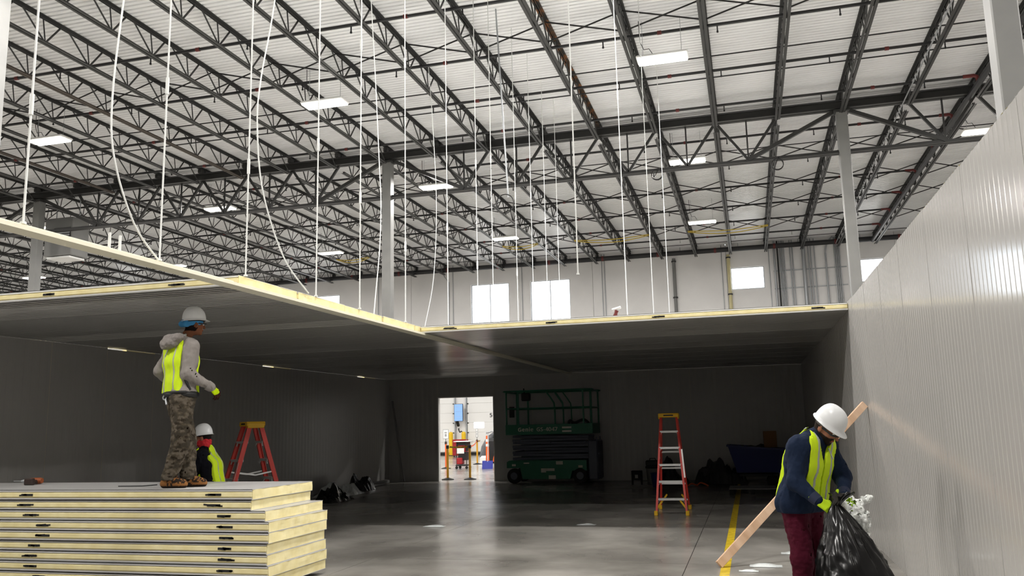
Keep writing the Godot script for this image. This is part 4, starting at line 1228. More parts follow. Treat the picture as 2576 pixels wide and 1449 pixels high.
func make_dock() -> void:
	M.steel_grey = mat(c8(92, 94, 98), 0.45)
	var yel := mat(c8(206, 150, 22), 0.45)
	var ora := mat(c8(240, 104, 40), 0.5)
	var red := mat(c8(150, 22, 30), 0.45)
	stanchion(Vector3(-9.0, 0, -24.95), yel, "yellow barrier post at the left of the doorway, near")
	stanchion(Vector3(-8.3, 0, -25.0), yel, "yellow barrier post in the middle of the doorway, near")
	stanchion(Vector3(-11.5, 0, -31.7), ora, "orange barrier post with a small sign, further back")
	stanchion(Vector3(-11.32, 0, -35.1), yel, "yellow barrier post at the back right of the doorway view")
	belt(Vector3(-8.935, 0.98, -24.95), Vector3(-8.365, 0.98, -25.0), 0.015, true, mat(c8(232, 188, 30), 0.6), "black and yellow striped belt between the two near posts")
	belt(Vector3(-8.32, 0.98, -25.06), Vector3(-11.3, 0.99, -35.04), 0.06, false, ora, "orange belt running back from the middle near post")
	belt(Vector3(-11.47, 0.98, -31.64), Vector3(-9.03, 0.95, -25.01), 0.25, false, ora, "orange belt sagging from the orange post to the left near post")
	belt(Vector3(-11.26, 0.98, -35.08), Vector3(-10.7, 1.03, -33.6), 0.02, true, mat(c8(232, 188, 30), 0.6), "black and yellow belt from the back right post")
	for q in [[-11.5, -31.7, "left sign sheet above the orange post", 0.2], [-11.32, -35.1, "right sign sheet above the back post", 0.07]]:
		var t := thing("sign_holder", "framed %s" % q[2], "sign", Vector3(q[0], 1.035, q[1]))
		part("stem", MB.new().rod(Vector3(0, 0, 0), Vector3(0, 0.1, 0), 0.01, 6), M.black, t)
		part("frame", MB.new().cbox(Vector3(0, 0.28, 0), Vector3(q[3] + 0.03, 0.37, 0.015), 0.003), M.galv, t)
		part("sheet", MB.new().box(Vector3(0, 0.28, 0.009), Vector3(q[3], 0.33, 0.002)), M.lamp_white, t)
		part("print", MB.new().box(Vector3(0, 0.34, 0.011), Vector3(q[3] * 0.5, 0.05, 0.001)).box(Vector3(0, 0.24, 0.011), Vector3(q[3] * 0.4, 0.1, 0.001)), M.galv, t)
	# rolling cart with boxes
	var t := thing("rolling_cart", "black rolling cart with red and white crates behind the striped belt", "cart", Vector3(-10.69, 0, -31.4))
	part("top", MB.new().cbox(Vector3(0, 1.03, 0), Vector3(0.62, 0.03, 0.5), 0.008), M.lamp_white, t)
	part("body", MB.new().cbox(Vector3(0.0, 0.84, -0.05), Vector3(0.42, 0.34, 0.4), 0.01).cbox(Vector3(0.02, 0.48, -0.05), Vector3(0.36, 0.3, 0.4), 0.01), M.black, t)
	part("shelf", MB.new().cbox(Vector3(0, 0.14, 0), Vector3(0.46, 0.05, 0.5), 0.01), M.black, t)
	for x in [-0.2, 0.2]:
		for z in [-0.2, 0.2]:
			part("upright", MB.new().rod(Vector3(x, 0.1, z), Vector3(x, 1.02, z), 0.014, 6), M.black, t)
			part("caster", MB.new().lathe([Vector2(0, -0.015), Vector2(0.055, -0.015), Vector2(0.055, 0.015), Vector2(0, 0.015)], 12, Vector3(x, 0.055, z), Basis(Vector3.RIGHT, PI / 2)), M.rubber, t)
	part("red_drawer", MB.new().cbox(Vector3(0.0, 0.78, 0.16), Vector3(0.3, 0.2, 0.04), 0.008), red, t)
	part("label_sheet", MB.new().box(Vector3(-0.05, 0.68, 0.19), Vector3(0.3, 0.2, 0.004)), M.lamp_white, t)
	part("red_bin", MB.new().cbox(Vector3(-0.08, 0.3, 0.1), Vector3(0.22, 0.24, 0.3), 0.02), red, t)
	single("paper_sheet", MB.new().cbox(Vector3(0, 0.004, 0), Vector3(0.5, 0.008, 0.3), 0.002), M.lamp_white, "white papers spread on top of the rolling cart", "paper", Vector3(-10.68, 1.046, -31.35))
	t = thing("red_cabinet", "dark red tool cabinet standing left of the rolling cart", "cabinet", Vector3(-15.2, 0, -44.2))
	part("body", MB.new().cbox(Vector3(0, 0.5, 0), Vector3(0.75, 0.86, 0.5), 0.015), red, t)
	for k in 4:
		part("drawer", MB.new().cbox(Vector3(0, 0.2 + 0.2 * k, 0.255), Vector3(0.7, 0.18, 0.02), 0.006), red, t)
	for x in [-0.3, 0.3]:
		for z in [-0.18, 0.18]:
			part("caster", MB.new().rod(Vector3(x - 0.015, 0.05, z), Vector3(x + 0.015, 0.05, z), 0.05, 10), M.rubber, t)
	# snow shovel leaning on the jamb side, orange delineator, dark equipment
	var blue := mat(c8(24, 40, 140), 0.4)
	t = thing("snow_shovel", "blue snow shovel standing blade down inside the doorway", "shovel", Vector3(-9.66, 0, -31.2))
	var bl := MB.new()
	for k in 6:
		var a0 := -0.21 + 0.07 * k
		bl.quad(Vector3(a0, 0.0, 0.06 - 0.5 * a0 * a0), Vector3(a0 + 0.07, 0.0, 0.06 - 0.5 * (a0 + 0.07) * (a0 + 0.07)), Vector3(a0 + 0.07, 0.3, -0.02), Vector3(a0, 0.3, -0.02))
		bl.quad(Vector3(a0 + 0.07, 0.0, 0.05 - 0.5 * (a0 + 0.07) * (a0 + 0.07)), Vector3(a0, 0.0, 0.05 - 0.5 * a0 * a0), Vector3(a0, 0.3, -0.03), Vector3(a0 + 0.07, 0.3, -0.03))
	part("blade", bl, blue, t)
	part("shaft", MB.new().tube([Vector3(0, 0.26, -0.02), Vector3(-0.02, 0.9, -0.18), Vector3(-0.05, 1.32, -0.28)], 0.018, 8), M.galv, t)
	part("grip", MB.new().tube([Vector3(-0.13, 1.36, -0.29), Vector3(0.03, 1.36, -0.29)], 0.02, 8), M.galv, t)
	t = thing("traffic_delineator", "orange and white delineator tube standing behind the blue shovel", "delineator", Vector3(-9.78, 0, -31.6))
	part("base", MB.new().lathe([Vector2(0, 0), Vector2(0.18, 0), Vector2(0.17, 0.06), Vector2(0.06, 0.08), Vector2(0, 0.08)], 8), M.rubber, t)
	part("tube", MB.new().lathe([Vector2(0.07, 0.06), Vector2(0.06, 0.7), Vector2(0.05, 1.22), Vector2(0, 1.24)], 16), ora, t)
	for y in [0.82, 1.0]:
		part("white_band", MB.new().lathe([Vector2(0.062, y), Vector2(0.06, y + 0.1)], 16), M.lamp_white, t)
	t = thing("floor_scrubber", "dark walk-behind machine with a grey hood behind the blue shovel", "machine", Vector3(-10.0, 0, -33.2))
	part("body", MB.new().cbox(Vector3(0.1, 0.62, 0), Vector3(0.62, 1.0, 0.7), 0.12), M.black, t)
	part("hood", MB.new().tube([Vector3(-0.42, 0.35, 0.2), Vector3(-0.32, 0.75, 0.2), Vector3(-0.16, 1.1, 0.1), Vector3(0.05, 1.3, 0.0)], [0.13, 0.14, 0.12, 0.08], 10), M.steel_grey, t)
	part("white_tank", MB.new().cbox(Vector3(-0.3, 0.25, 0.3), Vector3(0.36, 0.36, 0.3), 0.08), M.lamp_white, t)
	part("orange_hose", MB.new().tube(curve([Vector3(0.1, 0.2, 0.38), Vector3(0.2, 0.5, 0.42), Vector3(0.28, 0.3, 0.42), Vector3(0.3, 0.1, 0.4)], 5), 0.05, 8), ora, t)
	for s in [-1.0, 1.0]:
		part("wheel", MB.new().rod(Vector3(0.1 + s * 0.33, 0.13, 0), Vector3(0.1 + s * 0.4, 0.13, 0), 0.13, 14), M.rubber, t)
	part("handle_bar", MB.new().tube([Vector3(-0.25, 1.3, 0.2), Vector3(0.0, 1.38, 0.25), Vector3(0.3, 1.34, 0.2)], 0.025, 8), M.galv, t)
	# dock doors in the far wall, pier with a screen between them
	for q in [[-19.0, -16.35, "left"], [-15.56, -12.9, "right"]]:
		var d := structn("door_%d" % (1 if q[2] == "left" else 2), Vector3(0, 0, ZF))
		for k in 6:
			part("door_section", MB.new().cbox(Vector3((q[0] + q[1]) / 2, 0.16 + 0.31 + 0.545 * k, 0.05), Vector3(q[1] - q[0], 0.54, 0.05), 0.006), M.lamp_white, d)
		for x in [q[0] - 0.05, q[1] + 0.05]:
			part("track", MB.new().cbox(Vector3(x, 1.75, 0.09), Vector3(0.07, 3.3, 0.12), 0.006), M.galv, d)
		part("bottom_seal", MB.new().cbox(Vector3((q[0] + q[1]) / 2, 0.09, 0.06), Vector3(q[1] - q[0], 0.14, 0.06), 0.01), M.rubber, d)
		for k in 5:
			part("roller_bracket", MB.new().box(Vector3((q[1] - 0.02) if q[2] == "left" else (q[0] + 0.02), 0.72 + 0.545 * k, 0.1), Vector3(0.12, 0.05, 0.04)), M.steel, d)
		part("window_lite", MB.new().box(Vector3((-14.87 if q[2] == "right" else -17.9), 1.67, 0.078), Vector3(0.6, 0.33, 0.006)), M.lit_lite, d)
	t = thing("number_sign", "white sign with a black 5 on the right dock door", "sign", Vector3(-14.14, 2.21, ZF + 0.08))
	part("plate", MB.new().box(Vector3(0, 0, 0), Vector3(0.3, 0.34, 0.008)), M.lamp_white, t)
	text("5", 0.32, 0.004, M.black, t, Vector3(0, 0, 0.006))
	t = thing("wall_screen", "tall light blue display hung on the pier between the dock doors", "screen", Vector3(-15.97, 2.4, ZF + 0.4), -0.06)
	part("casing", MB.new().cbox(Vector3(0, 0, 0), Vector3(0.54, 0.98, 0.06), 0.01), M.black, t)
	part("display", MB.new().box(Vector3(0, 0, 0.032), Vector3(0.5, 0.94, 0.004)), M.display, t)
	part("bracket", MB.new().bar(Vector3(-0.1, -0.5, -0.02), Vector3(-0.1, -0.75, -0.2), 0.12, 0.12), M.black, t)
	part("arm", MB.new().bar(Vector3(0, -0.2, 0), Vector3(0, -0.2, -0.38), 0.08, 0.08), M.black, t)
	var lines := MB.new()
	for k in 3:
		lines.box(Vector3(0, 0.34 - 0.28 * k, 0.035), Vector3(0.3, 0.012, 0.001))
	part("screen_text", lines, M.galv, t)
	for x in [-16.38, -15.62]:
		t = thing("yellow_bollard", "yellow guard post at the %s foot of the pier" % ("left" if x < -16 else "right"), "bollard", Vector3(x, 0, ZF + 0.6), 0.0, "guard posts at the pier")
		part("post", MB.new().lathe([Vector2(0.12, 0), Vector2(0.12, 1.22), Vector2(0.1, 1.3), Vector2(0, 1.34)], 16), mat(c8(232, 190, 20), 0.5), t)
		part("base_collar", MB.new().lathe([Vector2(0.18, 0), Vector2(0.18, 0.03), Vector2(0.12, 0.04)], 16), M.steel, t)
	single("cable_arm", MB.new().tube(curve([Vector3(-16.1, 1.5, ZF + 0.0), Vector3(-16.08, 1.47, ZF + 0.12), Vector3(-15.95, 1.3, ZF + 0.3), Vector3(-15.85, 1.35, ZF + 0.3), Vector3(-15.75, 1.2, ZF + 0.25)], 5), 0.03, 6), M.black, "black cable arm hanging below the blue display", "cable")

# ---------------------------------------------------------------- smooth bodies from a distance field
class Field:
	var o := Vector3.ZERO
	var h := 0.01
	var nx := 0
	var ny := 0
	var nz := 0
	var d := PackedFloat32Array()
	func _init(lo: Vector3, hi: Vector3, cell: float) -> void:
		o = lo
		h = cell
		nx = int((hi.x - lo.x) / cell) + 2
		ny = int((hi.y - lo.y) / cell) + 2
		nz = int((hi.z - lo.z) / cell) + 2
		d.resize(nx * ny * nz)
		d.fill(1.0)
	# tapered capsule; squash < 1 thins it along dir
	func cap(a: Vector3, b: Vector3, ra: float, rb: float, k := 0.04, squash := 1.0, dir := Vector3.ZERO) -> void:
		var m := maxf(ra, rb) + k + h * 2.5
		var i0 := maxi(0, int((minf(a.x, b.x) - m - o.x) / h))
		var i1 := mini(nx - 1, int((maxf(a.x, b.x) + m - o.x) / h) + 1)
		var j0 := maxi(0, int((minf(a.y, b.y) - m - o.y) / h))
		var j1 := mini(ny - 1, int((maxf(a.y, b.y) + m - o.y) / h) + 1)
		var k0 := maxi(0, int((minf(a.z, b.z) - m - o.z) / h))
		var k1 := mini(nz - 1, int((maxf(a.z, b.z) + m - o.z) / h) + 1)
		var ab := b - a
		var l2 := maxf(ab.length_squared(), 1e-9)
		var sq := squash != 1.0
		var inv := 1.0 / squash - 1.0
		for j in range(j0, j1 + 1):
			for kk in range(k0, k1 + 1):
				var at := (j * nz + kk) * nx + i0
				var p := o + Vector3(i0 * h, j * h, kk * h)
				for i in range(i0, i1 + 1):
					var q := p - a
					var t := clampf(q.dot(ab) / l2, 0.0, 1.0)
					var w := q - ab * t
					if sq:
						w += dir * (w.dot(dir) * inv)
					var e := w.length() - (ra + (rb - ra) * t)
					if sq and e < 0.0:
						e *= squash
					var c := d[at]
					var g := k - absf(c - e)
					if g > 0.0:
						d[at] = minf(c, e) - g * g / k * 0.25
					elif e < c:
						d[at] = e
					at += 1
					p.x += h
	func ball(c: Vector3, r: Vector3, b: Basis, k := 0.02) -> void:
		# ellipsoid with axes of b
		var rm := maxf(r.x, maxf(r.y, r.z))
		var m := rm + k + h * 2.5
		var bi := b.transposed()
		var rmin := minf(r.x, minf(r.y, r.z))
		for j in range(maxi(0, int((c.y - m - o.y) / h)), mini(ny - 1, int((c.y + m - o.y) / h) + 1) + 1):
			for kk in range(maxi(0, int((c.z - m - o.z) / h)), mini(nz - 1, int((c.z + m - o.z) / h) + 1) + 1):
				for i in range(maxi(0, int((c.x - m - o.x) / h)), mini(nx - 1, int((c.x + m - o.x) / h) + 1) + 1):
					var q := bi * (o + Vector3(i, j, kk) * h - c)
					var u := q / r
					var k0 := u.length()
					var k1 := (u / r).length()
					var e := -rmin if k1 < 1e-6 else k0 * (k0 - 1.0) / k1
					var at := (j * nz + kk) * nx + i
					var cc := d[at]
					var g := k - absf(cc - e)
					if g > 0.0:
						d[at] = minf(cc, e) - g * g / k * 0.25
					elif e < cc:
						d[at] = e
	# keep only where f(p) < 0, f near the surface only
	func cut(f: Callable) -> void:
		var pts := []
		var ats := PackedInt32Array()
		for j in ny:
			for kk in nz:
				var at := (j * nz + kk) * nx
				for i in nx:
					if d[at] < h * 2.5:
						pts.append(o + Vector3(i * h, j * h, kk * h))
						ats.append(at)
					at += 1
		var vals := pts.map(f)
		for q in ats.size():
			d[ats[q]] = maxf(d[ats[q]], vals[q])
	func crumple(nzz: FastNoiseLite, amp: float, s: Vector3) -> void:
		for j in ny:
			for kk in nz:
				var at := (j * nz + kk) * nx
				for i in nx:
					if absf(d[at]) < h * 3.0 + amp:
						d[at] += amp * nzz.get_noise_3d((o.x + i * h) * s.x, (o.y + j * h) * s.y, (o.z + kk * h) * s.z)
					at += 1
	func add(m: MB, color = null) -> void:
		var idx := PackedInt32Array()
		idx.resize(d.size())
		idx.fill(-1)
		var sx := 1
		var sz := nx
		var sy := nx * nz
		var lim := h * 1.9
		var here := []
		for j in ny - 1:
			for kk in nz - 1:
				var at := (j * nz + kk) * nx
				for i in nx - 1:
					var v0 := d[at]
					if absf(v0) < lim:
						var a1 := d[at + sx]
						var a2 := d[at + sy]
						var a3 := d[at + sz]
						var a4 := d[at + sx + sy]
						var a5 := d[at + sx + sz]
						var a6 := d[at + sy + sz]
						var a7 := d[at + sx + sy + sz]
						var n := int(v0 < 0) + int(a1 < 0) + int(a2 < 0) + int(a3 < 0) + int(a4 < 0) + int(a5 < 0) + int(a6 < 0) + int(a7 < 0)
						if n > 0 and n < 8:
							var s := Vector3.ZERO
							var c := 0
							# crossings on the twelve edges
							if (v0 < 0) != (a1 < 0): s += Vector3(v0 / (v0 - a1), 0, 0); c += 1
							if (v0 < 0) != (a2 < 0): s += Vector3(0, v0 / (v0 - a2), 0); c += 1
							if (v0 < 0) != (a3 < 0): s += Vector3(0, 0, v0 / (v0 - a3)); c += 1
							if (a1 < 0) != (a4 < 0): s += Vector3(1, a1 / (a1 - a4), 0); c += 1
							if (a1 < 0) != (a5 < 0): s += Vector3(1, 0, a1 / (a1 - a5)); c += 1
							if (a2 < 0) != (a4 < 0): s += Vector3(a2 / (a2 - a4), 1, 0); c += 1
							if (a2 < 0) != (a6 < 0): s += Vector3(0, 1, a2 / (a2 - a6)); c += 1
							if (a3 < 0) != (a5 < 0): s += Vector3(a3 / (a3 - a5), 0, 1); c += 1
							if (a3 < 0) != (a6 < 0): s += Vector3(0, a3 / (a3 - a6), 1); c += 1
							if (a4 < 0) != (a7 < 0): s += Vector3(1, 1, a4 / (a4 - a7)); c += 1
							if (a5 < 0) != (a7 < 0): s += Vector3(1, a5 / (a5 - a7), 1); c += 1
							if (a6 < 0) != (a7 < 0): s += Vector3(a6 / (a6 - a7), 1, 1); c += 1
							s /= c
							var g := Vector3((a1 - v0) + (a4 - a2) + (a5 - a3) + (a7 - a6), (a2 - v0) + (a4 - a1) + (a6 - a3) + (a7 - a5), (a3 - v0) + (a5 - a1) + (a6 - a2) + (a7 - a4))
							idx[at] = m.v.size()
							var p := o + (Vector3(i, j, kk) + s) * h
							m.v.append(p)
							m.n.append(g.normalized())
							here.append(p)
					at += 1
		if m.colored:
			m.c.append_array(PackedColorArray(here.map(color)))
		for j in range(1, ny - 1):
			for kk in range(1, nz - 1):
				var at := (j * nz + kk) * nx + 1
				for i in range(1, nx - 1):
					var v0 := d[at]
					if absf(v0) < lim:
						var neg := v0 < 0
						if neg != (d[at + sx] < 0):
							_q(m, idx[at - sy - sz], idx[at - sz], idx[at], idx[at - sy], neg)
						if neg != (d[at + sy] < 0):
							_q(m, idx[at - sx - sz], idx[at - sx], idx[at], idx[at - sz], neg)
						if neg != (d[at + sz] < 0):
							_q(m, idx[at - sx - sy], idx[at - sy], idx[at], idx[at - sx], neg)
					at += 1
	func _q(m: MB, a: int, b: int, c: int, e: int, neg: bool) -> void:
		if a < 0 or b < 0 or c < 0 or e < 0:
			return
		if neg:
			m.i.append_array(PackedInt32Array([a, c, b, a, e, c]))
		else:
			m.i.append_array(PackedInt32Array([a, b, c, a, c, e]))

func bounds(pts: Array, m: float) -> Array:
	var lo: Vector3 = pts[0]
	var hi: Vector3 = pts[0]
	for p in pts:
		lo = lo.min(p)
		hi = hi.max(p)
	return [lo - Vector3.ONE * m, hi + Vector3.ONE * m]

func head_basis(f: Vector3, tilt := Vector3.UP) -> Basis:
	var z := f.normalized()
	var x := tilt.cross(z).normalized()
	return Basis(x, z.cross(x), z)

func torso_bones(F: Field, j: Dictionary, e: float) -> void:
	var l: Vector3 = (j.shl - j.shr).normalized()
	var fw: Vector3 = j.f
	var w: Vector3 = j.pel.lerp(j.chest, 0.45)
	F.cap(j.pel - l * 0.085, j.pel + l * 0.085, 0.125 + e, 0.125 + e, 0.06, 0.92, fw)
	F.cap(w - l * 0.075, w + l * 0.075, 0.118 + e, 0.118 + e, 0.08, 0.95, fw)
	F.cap(j.chest - l * 0.09, j.chest + l * 0.09, 0.13 + e, 0.13 + e, 0.08, 0.92, fw)
	F.cap(j.shl - l * 0.01, j.shr + l * 0.01, 0.072 + e, 0.072 + e, 0.08)
	F.cap(j.neck, j.shl, 0.06 + e, 0.06 + e, 0.05)
	F.cap(j.neck, j.shr, 0.06 + e, 0.06 + e, 0.05)

# glove or bare hand: palm, four fingers of different lengths and a thumb from its side
func hand_field(F: Field, wrist: Vector3, dir: Vector3, back: Vector3, thumb_side: Vector3, curl: float, r: float) -> void:
	dir = dir.normalized()
	var side := (thumb_side - dir * thumb_side.dot(dir)).normalized()
	back = (back - dir * back.dot(dir)); back = (back - side * back.dot(side)).normalized()
	F.cap(wrist - dir * 0.05, wrist + dir * 0.02, r * 2.9, r * 2.7, 0.02, 0.8, back)
	for k in 4:
		var off: float = (1.5 - k) * 0.021
		var k0: Vector3 = wrist + dir * (0.085 - 0.006 * absf(k - 1.2)) + side * off
		F.cap(wrist + dir * 0.02 + side * off * 0.7, k0, r * 1.5, r * 1.25, 0.018)
		var lens: Array = [[0.042, 0.026, 0.022], [0.046, 0.03, 0.024], [0.043, 0.028, 0.023], [0.034, 0.021, 0.019]][k]
		var a: float = curl * 0.6
		var p := k0
		for s in 3:
			var q: Vector3 = p + (dir * cos(a) - back * sin(a)) * lens[s]
			F.cap(p, q, r * (1.12 - 0.08 * s), r * (1.04 - 0.1 * s), 0.005)
			p = q
			a += curl * (0.85 if s == 0 else 0.6)
	var t0: Vector3 = wrist + dir * 0.03 + side * 0.03
	var t1: Vector3 = t0 + dir * 0.035 + side * 0.026 - back * 0.012
	var t2: Vector3 = t1 + dir * 0.03 + side * 0.006 - back * 0.018
	F.cap(wrist + dir * 0.015 + side * 0.015, t1, r * 1.5, r * 1.2, 0.015)
	F.cap(t1, t2, r * 1.15, r * 0.95, 0.006)

func hard_hat(parent: Node, c: Vector3, b: Basis, mt: Material) -> void:
	# dome with ridge, rolled rim and a peak; c is the middle of its lower rim
	var m := MB.new()
	var ns := 36
	var nr := 12
	var ring := []
	for k in nr + 1:
		var a := PI / 2 * k / nr
		var row := []
		for s in ns:
			var th := TAU * s / ns
			var x := sin(th) * 0.106
			var z := cos(th) * 0.127
			var rr := pow(cos(a), 0.8)
			var y := 0.145 * pow(sin(a), 0.85)
			var ridge := 0.008 * exp(-pow(x * rr / 0.022, 2)) * sin(a)
			row.append(Vector3(x * rr, y + ridge, z * rr))
		ring.append(row)
	for k in nr:
		for s in ns:
			var s2 := (s + 1) % ns
			m.quad(ring[k][s], ring[k][s2], ring[k + 1][s2], ring[k + 1][s])
	# rim and peak
	for s in ns:
		var s2 := (s + 1) % ns
		var q := []
		for t in [s, s2]:
			var th: float = TAU * t / ns
			var pk := 0.012 + 0.036 * pow(maxf(0, cos(th)), 2.0)
			q.append(ring[0][t])
			q.append(ring[0][t] + Vector3(sin(th) * 0.014, -0.006 - 0.012 * maxf(0, cos(th)), cos(th) * pk))
		m.quad(q[1], q[3], q[2], q[0])
		m.quad(q[0] + Vector3(0, -0.004, 0), q[2] + Vector3(0, -0.004, 0), q[3] + Vector3(0, -0.004, 0), q[1] + Vector3(0, -0.004, 0))
		m.quad(q[1] + Vector3(0, -0.004, 0), q[3] + Vector3(0, -0.004, 0), q[3], q[1])
	smooth(m)
	var o := part("hard_hat", m, mt, parent)
	o.transform = Transform3D(b, c)
	var br := MB.new().tube(oval(0.096, 0.116, 24), 0.008, 6, false)
	var o2 := part("suspension_band", br, M.black, o)
	o2.position = Vector3(0, -0.012, 0)

func oval(a: float, b: float, n: int) -> Array:
	var r := []
	for k in n + 1:
		r.append(Vector3(a * sin(TAU * k / n), 0, b * cos(TAU * k / n)))
	return r

# average the normals of vertices that share a place
func smooth(m: MB, tol := 0.0005) -> void:
	var acc := {}
	for k in m.v.size():
		var key := Vector3i((m.v[k] / tol).round())
		acc[key] = acc.get(key, Vector3.ZERO) + m.n[k]
	for k in m.v.size():
		var s: Vector3 = acc[Vector3i((m.v[k] / tol).round())]
		if s.length() > 0.01:
			m.n[k] = s.normalized()

func cloth(tex: Texture2D = null) -> StandardMaterial3D:
	var m := mat(Color.WHITE, 0.9, 0.0, 0.3)
	m.vertex_color_use_as_albedo = true
	return m

# spec: joints (world-aligned, relative to the feet) and looks
func make_person(spec: Dictionary) -> Node3D:
	var t := thing("person", spec.label, "person", spec.at)
	var j: Dictionary = spec.j
	var nzz := FastNoiseLite.new()
	nzz.seed = spec.seed
	nzz.frequency = 1.0
	nzz.fractal_octaves = 3
	var cm := cloth()
	var hb: Basis = head_basis(j.hf)
	var hc: Vector3 = j.head
	# ---- body: hidden limbs coarse, head fine, one mesh
	var body := MB.new()
	body.colored = true
	var all := [j.pel, j.chest, j.neck, j.shl, j.shr, j.ell, j.elr, j.wrl, j.wrr, j.hl, j.hr, j.kl, j.kr, j.al, j.ar]
	var bb := bounds(all, 0.2)
	var F := Field.new(bb[0], bb[1], 0.022)
	torso_bones(F, j, -0.03)
	for s in ["l", "r"]:
		F.cap(j["sh" + s], j["el" + s], 0.036, 0.028, 0.03)
		F.cap(j["el" + s], j["wr" + s], 0.028, 0.022, 0.03)
		F.cap(j["h" + s], j["k" + s], 0.07, 0.05, 0.04)
		F.cap(j["k" + s], j["a" + s], 0.048, 0.036, 0.03)
	var skin: Color = spec.skin
	F.add(body, func(_p): return skin)
	var H := Field.new(hc - Vector3.ONE * 0.22, hc + Vector3.ONE * 0.2, 0.006)
	H.ball(hc + hb * Vector3(0, 0.02, -0.012), Vector3(0.075, 0.1, 0.095), hb, 0.02)
	H.ball(hc + hb * Vector3(0, -0.045, 0.022), Vector3(0.056, 0.065, 0.066), hb, 0.03)
	H.cap(hc + hb * Vector3(0, -0.05, -0.03), j.neck - (hc - j.neck).normalized() * 0.02, 0.052, 0.058, 0.03)
	H.cap(hc + hb * Vector3(0, 0.022, 0.09), hc + hb * Vector3(0, -0.022, 0.112), 0.009, 0.014, 0.012)
	H.cap(hc + hb * Vector3(-0.03, 0.028, 0.084), hc + hb * Vector3(0.03, 0.028, 0.084), 0.009, 0.009, 0.015)
	H.cap(hc + hb * Vector3(-0.02, -0.056, 0.086), hc + hb * Vector3(0.02, -0.056, 0.086), 0.008, 0.008, 0.01)
	H.ball(hc + hb * Vector3(0, -0.09, 0.07), Vector3(0.022, 0.018, 0.02), hb, 0.02)
	for s in [-1.0, 1.0]:
		H.ball(hc + hb * Vector3(0.078 * s, 0.0, -0.012), Vector3(0.01, 0.031, 0.02), hb, 0.006)
		H.ball(hc + hb * Vector3(0.045 * s, -0.02, 0.055), Vector3(0.025, 0.025, 0.025), hb, 0.02)
	var hair: Color = spec.hair
	var beard: bool = spec.get("beard", false)
	H.add(body, func(p):
		var q: Vector3 = hb.transposed() * (p - hc)
		if q.z < 0.03 - 0.5 * maxf(0.0, -q.y) and q.y > -0.075 + 0.4 * maxf(0.0, q.z) and absf(q.x) < 0.079 and not (q.z > -0.035 and q.y < 0.03 and absf(q.x) > 0.066):
			return hair
		if beard and q.y < -0.03 and q.z > -0.01 and q.y > -0.14 and not (absf(q.y + 0.056) < 0.009 and absf(q.x) < 0.024 and q.z > 0.08):
			return hair
		if absf(q.y + 0.056) < 0.01 and absf(q.x) < 0.026 and q.z > 0.08:
			return Color(skin.r * 0.8, skin.g * 0.55, skin.b * 0.5)
		return skin)
	var bo := part("body", body, cm, t)
	for s in [-1.0, 1.0]:
		var ey := MB.new()
		ey.lathe([Vector2(0, -0.011), Vector2(0.006, -0.0095), Vector2(0.011, 0), Vector2(0.006, 0.0095), Vector2(0, 0.011)], 12, hc + hb * Vector3(0.03 * s, 0.008, 0.084), hb * Basis(Vector3.RIGHT, PI / 2))
		part("eye", ey, M.lamp_white, bo)
		part("iris", MB.new().lathe([Vector2(0, 0.0112), Vector2(0.0048, 0.0104), Vector2(0.0052, 0.0095)], 10, hc + hb * Vector3(0.03 * s, 0.008, 0.084), hb * Basis(Vector3.RIGHT, PI / 2)), M.black, bo)
		part("eyebrow", MB.new().tube([hc + hb * Vector3(0.012 * s, 0.031, 0.096), hc + hb * Vector3(0.03 * s, 0.036, 0.094), hc + hb * Vector3(0.048 * s, 0.03, 0.082)], 0.0045, 6), M.black, bo)
	# ---- shirt
	var sh := MB.new()
	sh.colored = true
	bb = bounds([j.pel, j.chest, j.neck, j.shl, j.shr, j.ell, j.elr, j.wrl, j.wrr], 0.2)
	F = Field.new(bb[0], bb[1], spec.get("cell", 0.0105))
	torso_bones(F, j, 0.012)
	var sl0: Vector3 = (j.hl - j.hr).normalized()
	F.cap(j.pel - sl0 * 0.08 + Vector3.DOWN * 0.03, j.pel + sl0 * 0.08 + Vector3.DOWN * 0.03, 0.152, 0.152, 0.05)
	var cuff: float = spec.get("cuff", 0.04)
	for s in ["l", "r"]:
		F.cap(j["sh" + s], j["el" + s], 0.076, 0.066, 0.045)
		F.cap(j["el" + s], j["wr" + s], 0.064, cuff, 0.03)
	F.crumple(nzz, spec.get("fold", 0.012), Vector3(9, 5, 9))
	F.crumple(nzz, 0.005, Vector3(22, 16, 22))
	var hem: float = spec.hem
	F.cut(func(p): return hem - p.y)
	var sc: Color = spec.shirt
	F.add(sh, func(_p): return sc)
	var shirt := part(spec.shirt_name, sh, cm, t)
	for s in ["l", "r"]:
		var dw: Vector3 = (j["wr" + s] - j["el" + s]).normalized()
		part("cuff", MB.new().tube([j["wr" + s] - dw * 0.055, j["wr" + s] - dw * 0.03, j["wr" + s] + dw * 0.004], [cuff + 0.008, cuff + 0.007, cuff + 0.002], 14), mat(sc.linear_to_srgb(), 0.9), shirt)
	# ---- trousers
	var tr := MB.new()
	tr.colored = true
	bb = bounds([j.pel + Vector3.UP * 0.1, j.hl, j.hr, j.kl, j.kr, j.al, j.ar], 0.2)
	F = Field.new(bb[0], bb[1], spec.get("cell", 0.0105))
	var ll: Vector3 = (j.hl - j.hr).normalized()
	var pr: float = spec.get("leg", 1.0)
	F.cap(j.pel - ll * 0.075, j.pel + ll * 0.075, 0.125, 0.125, 0.05)
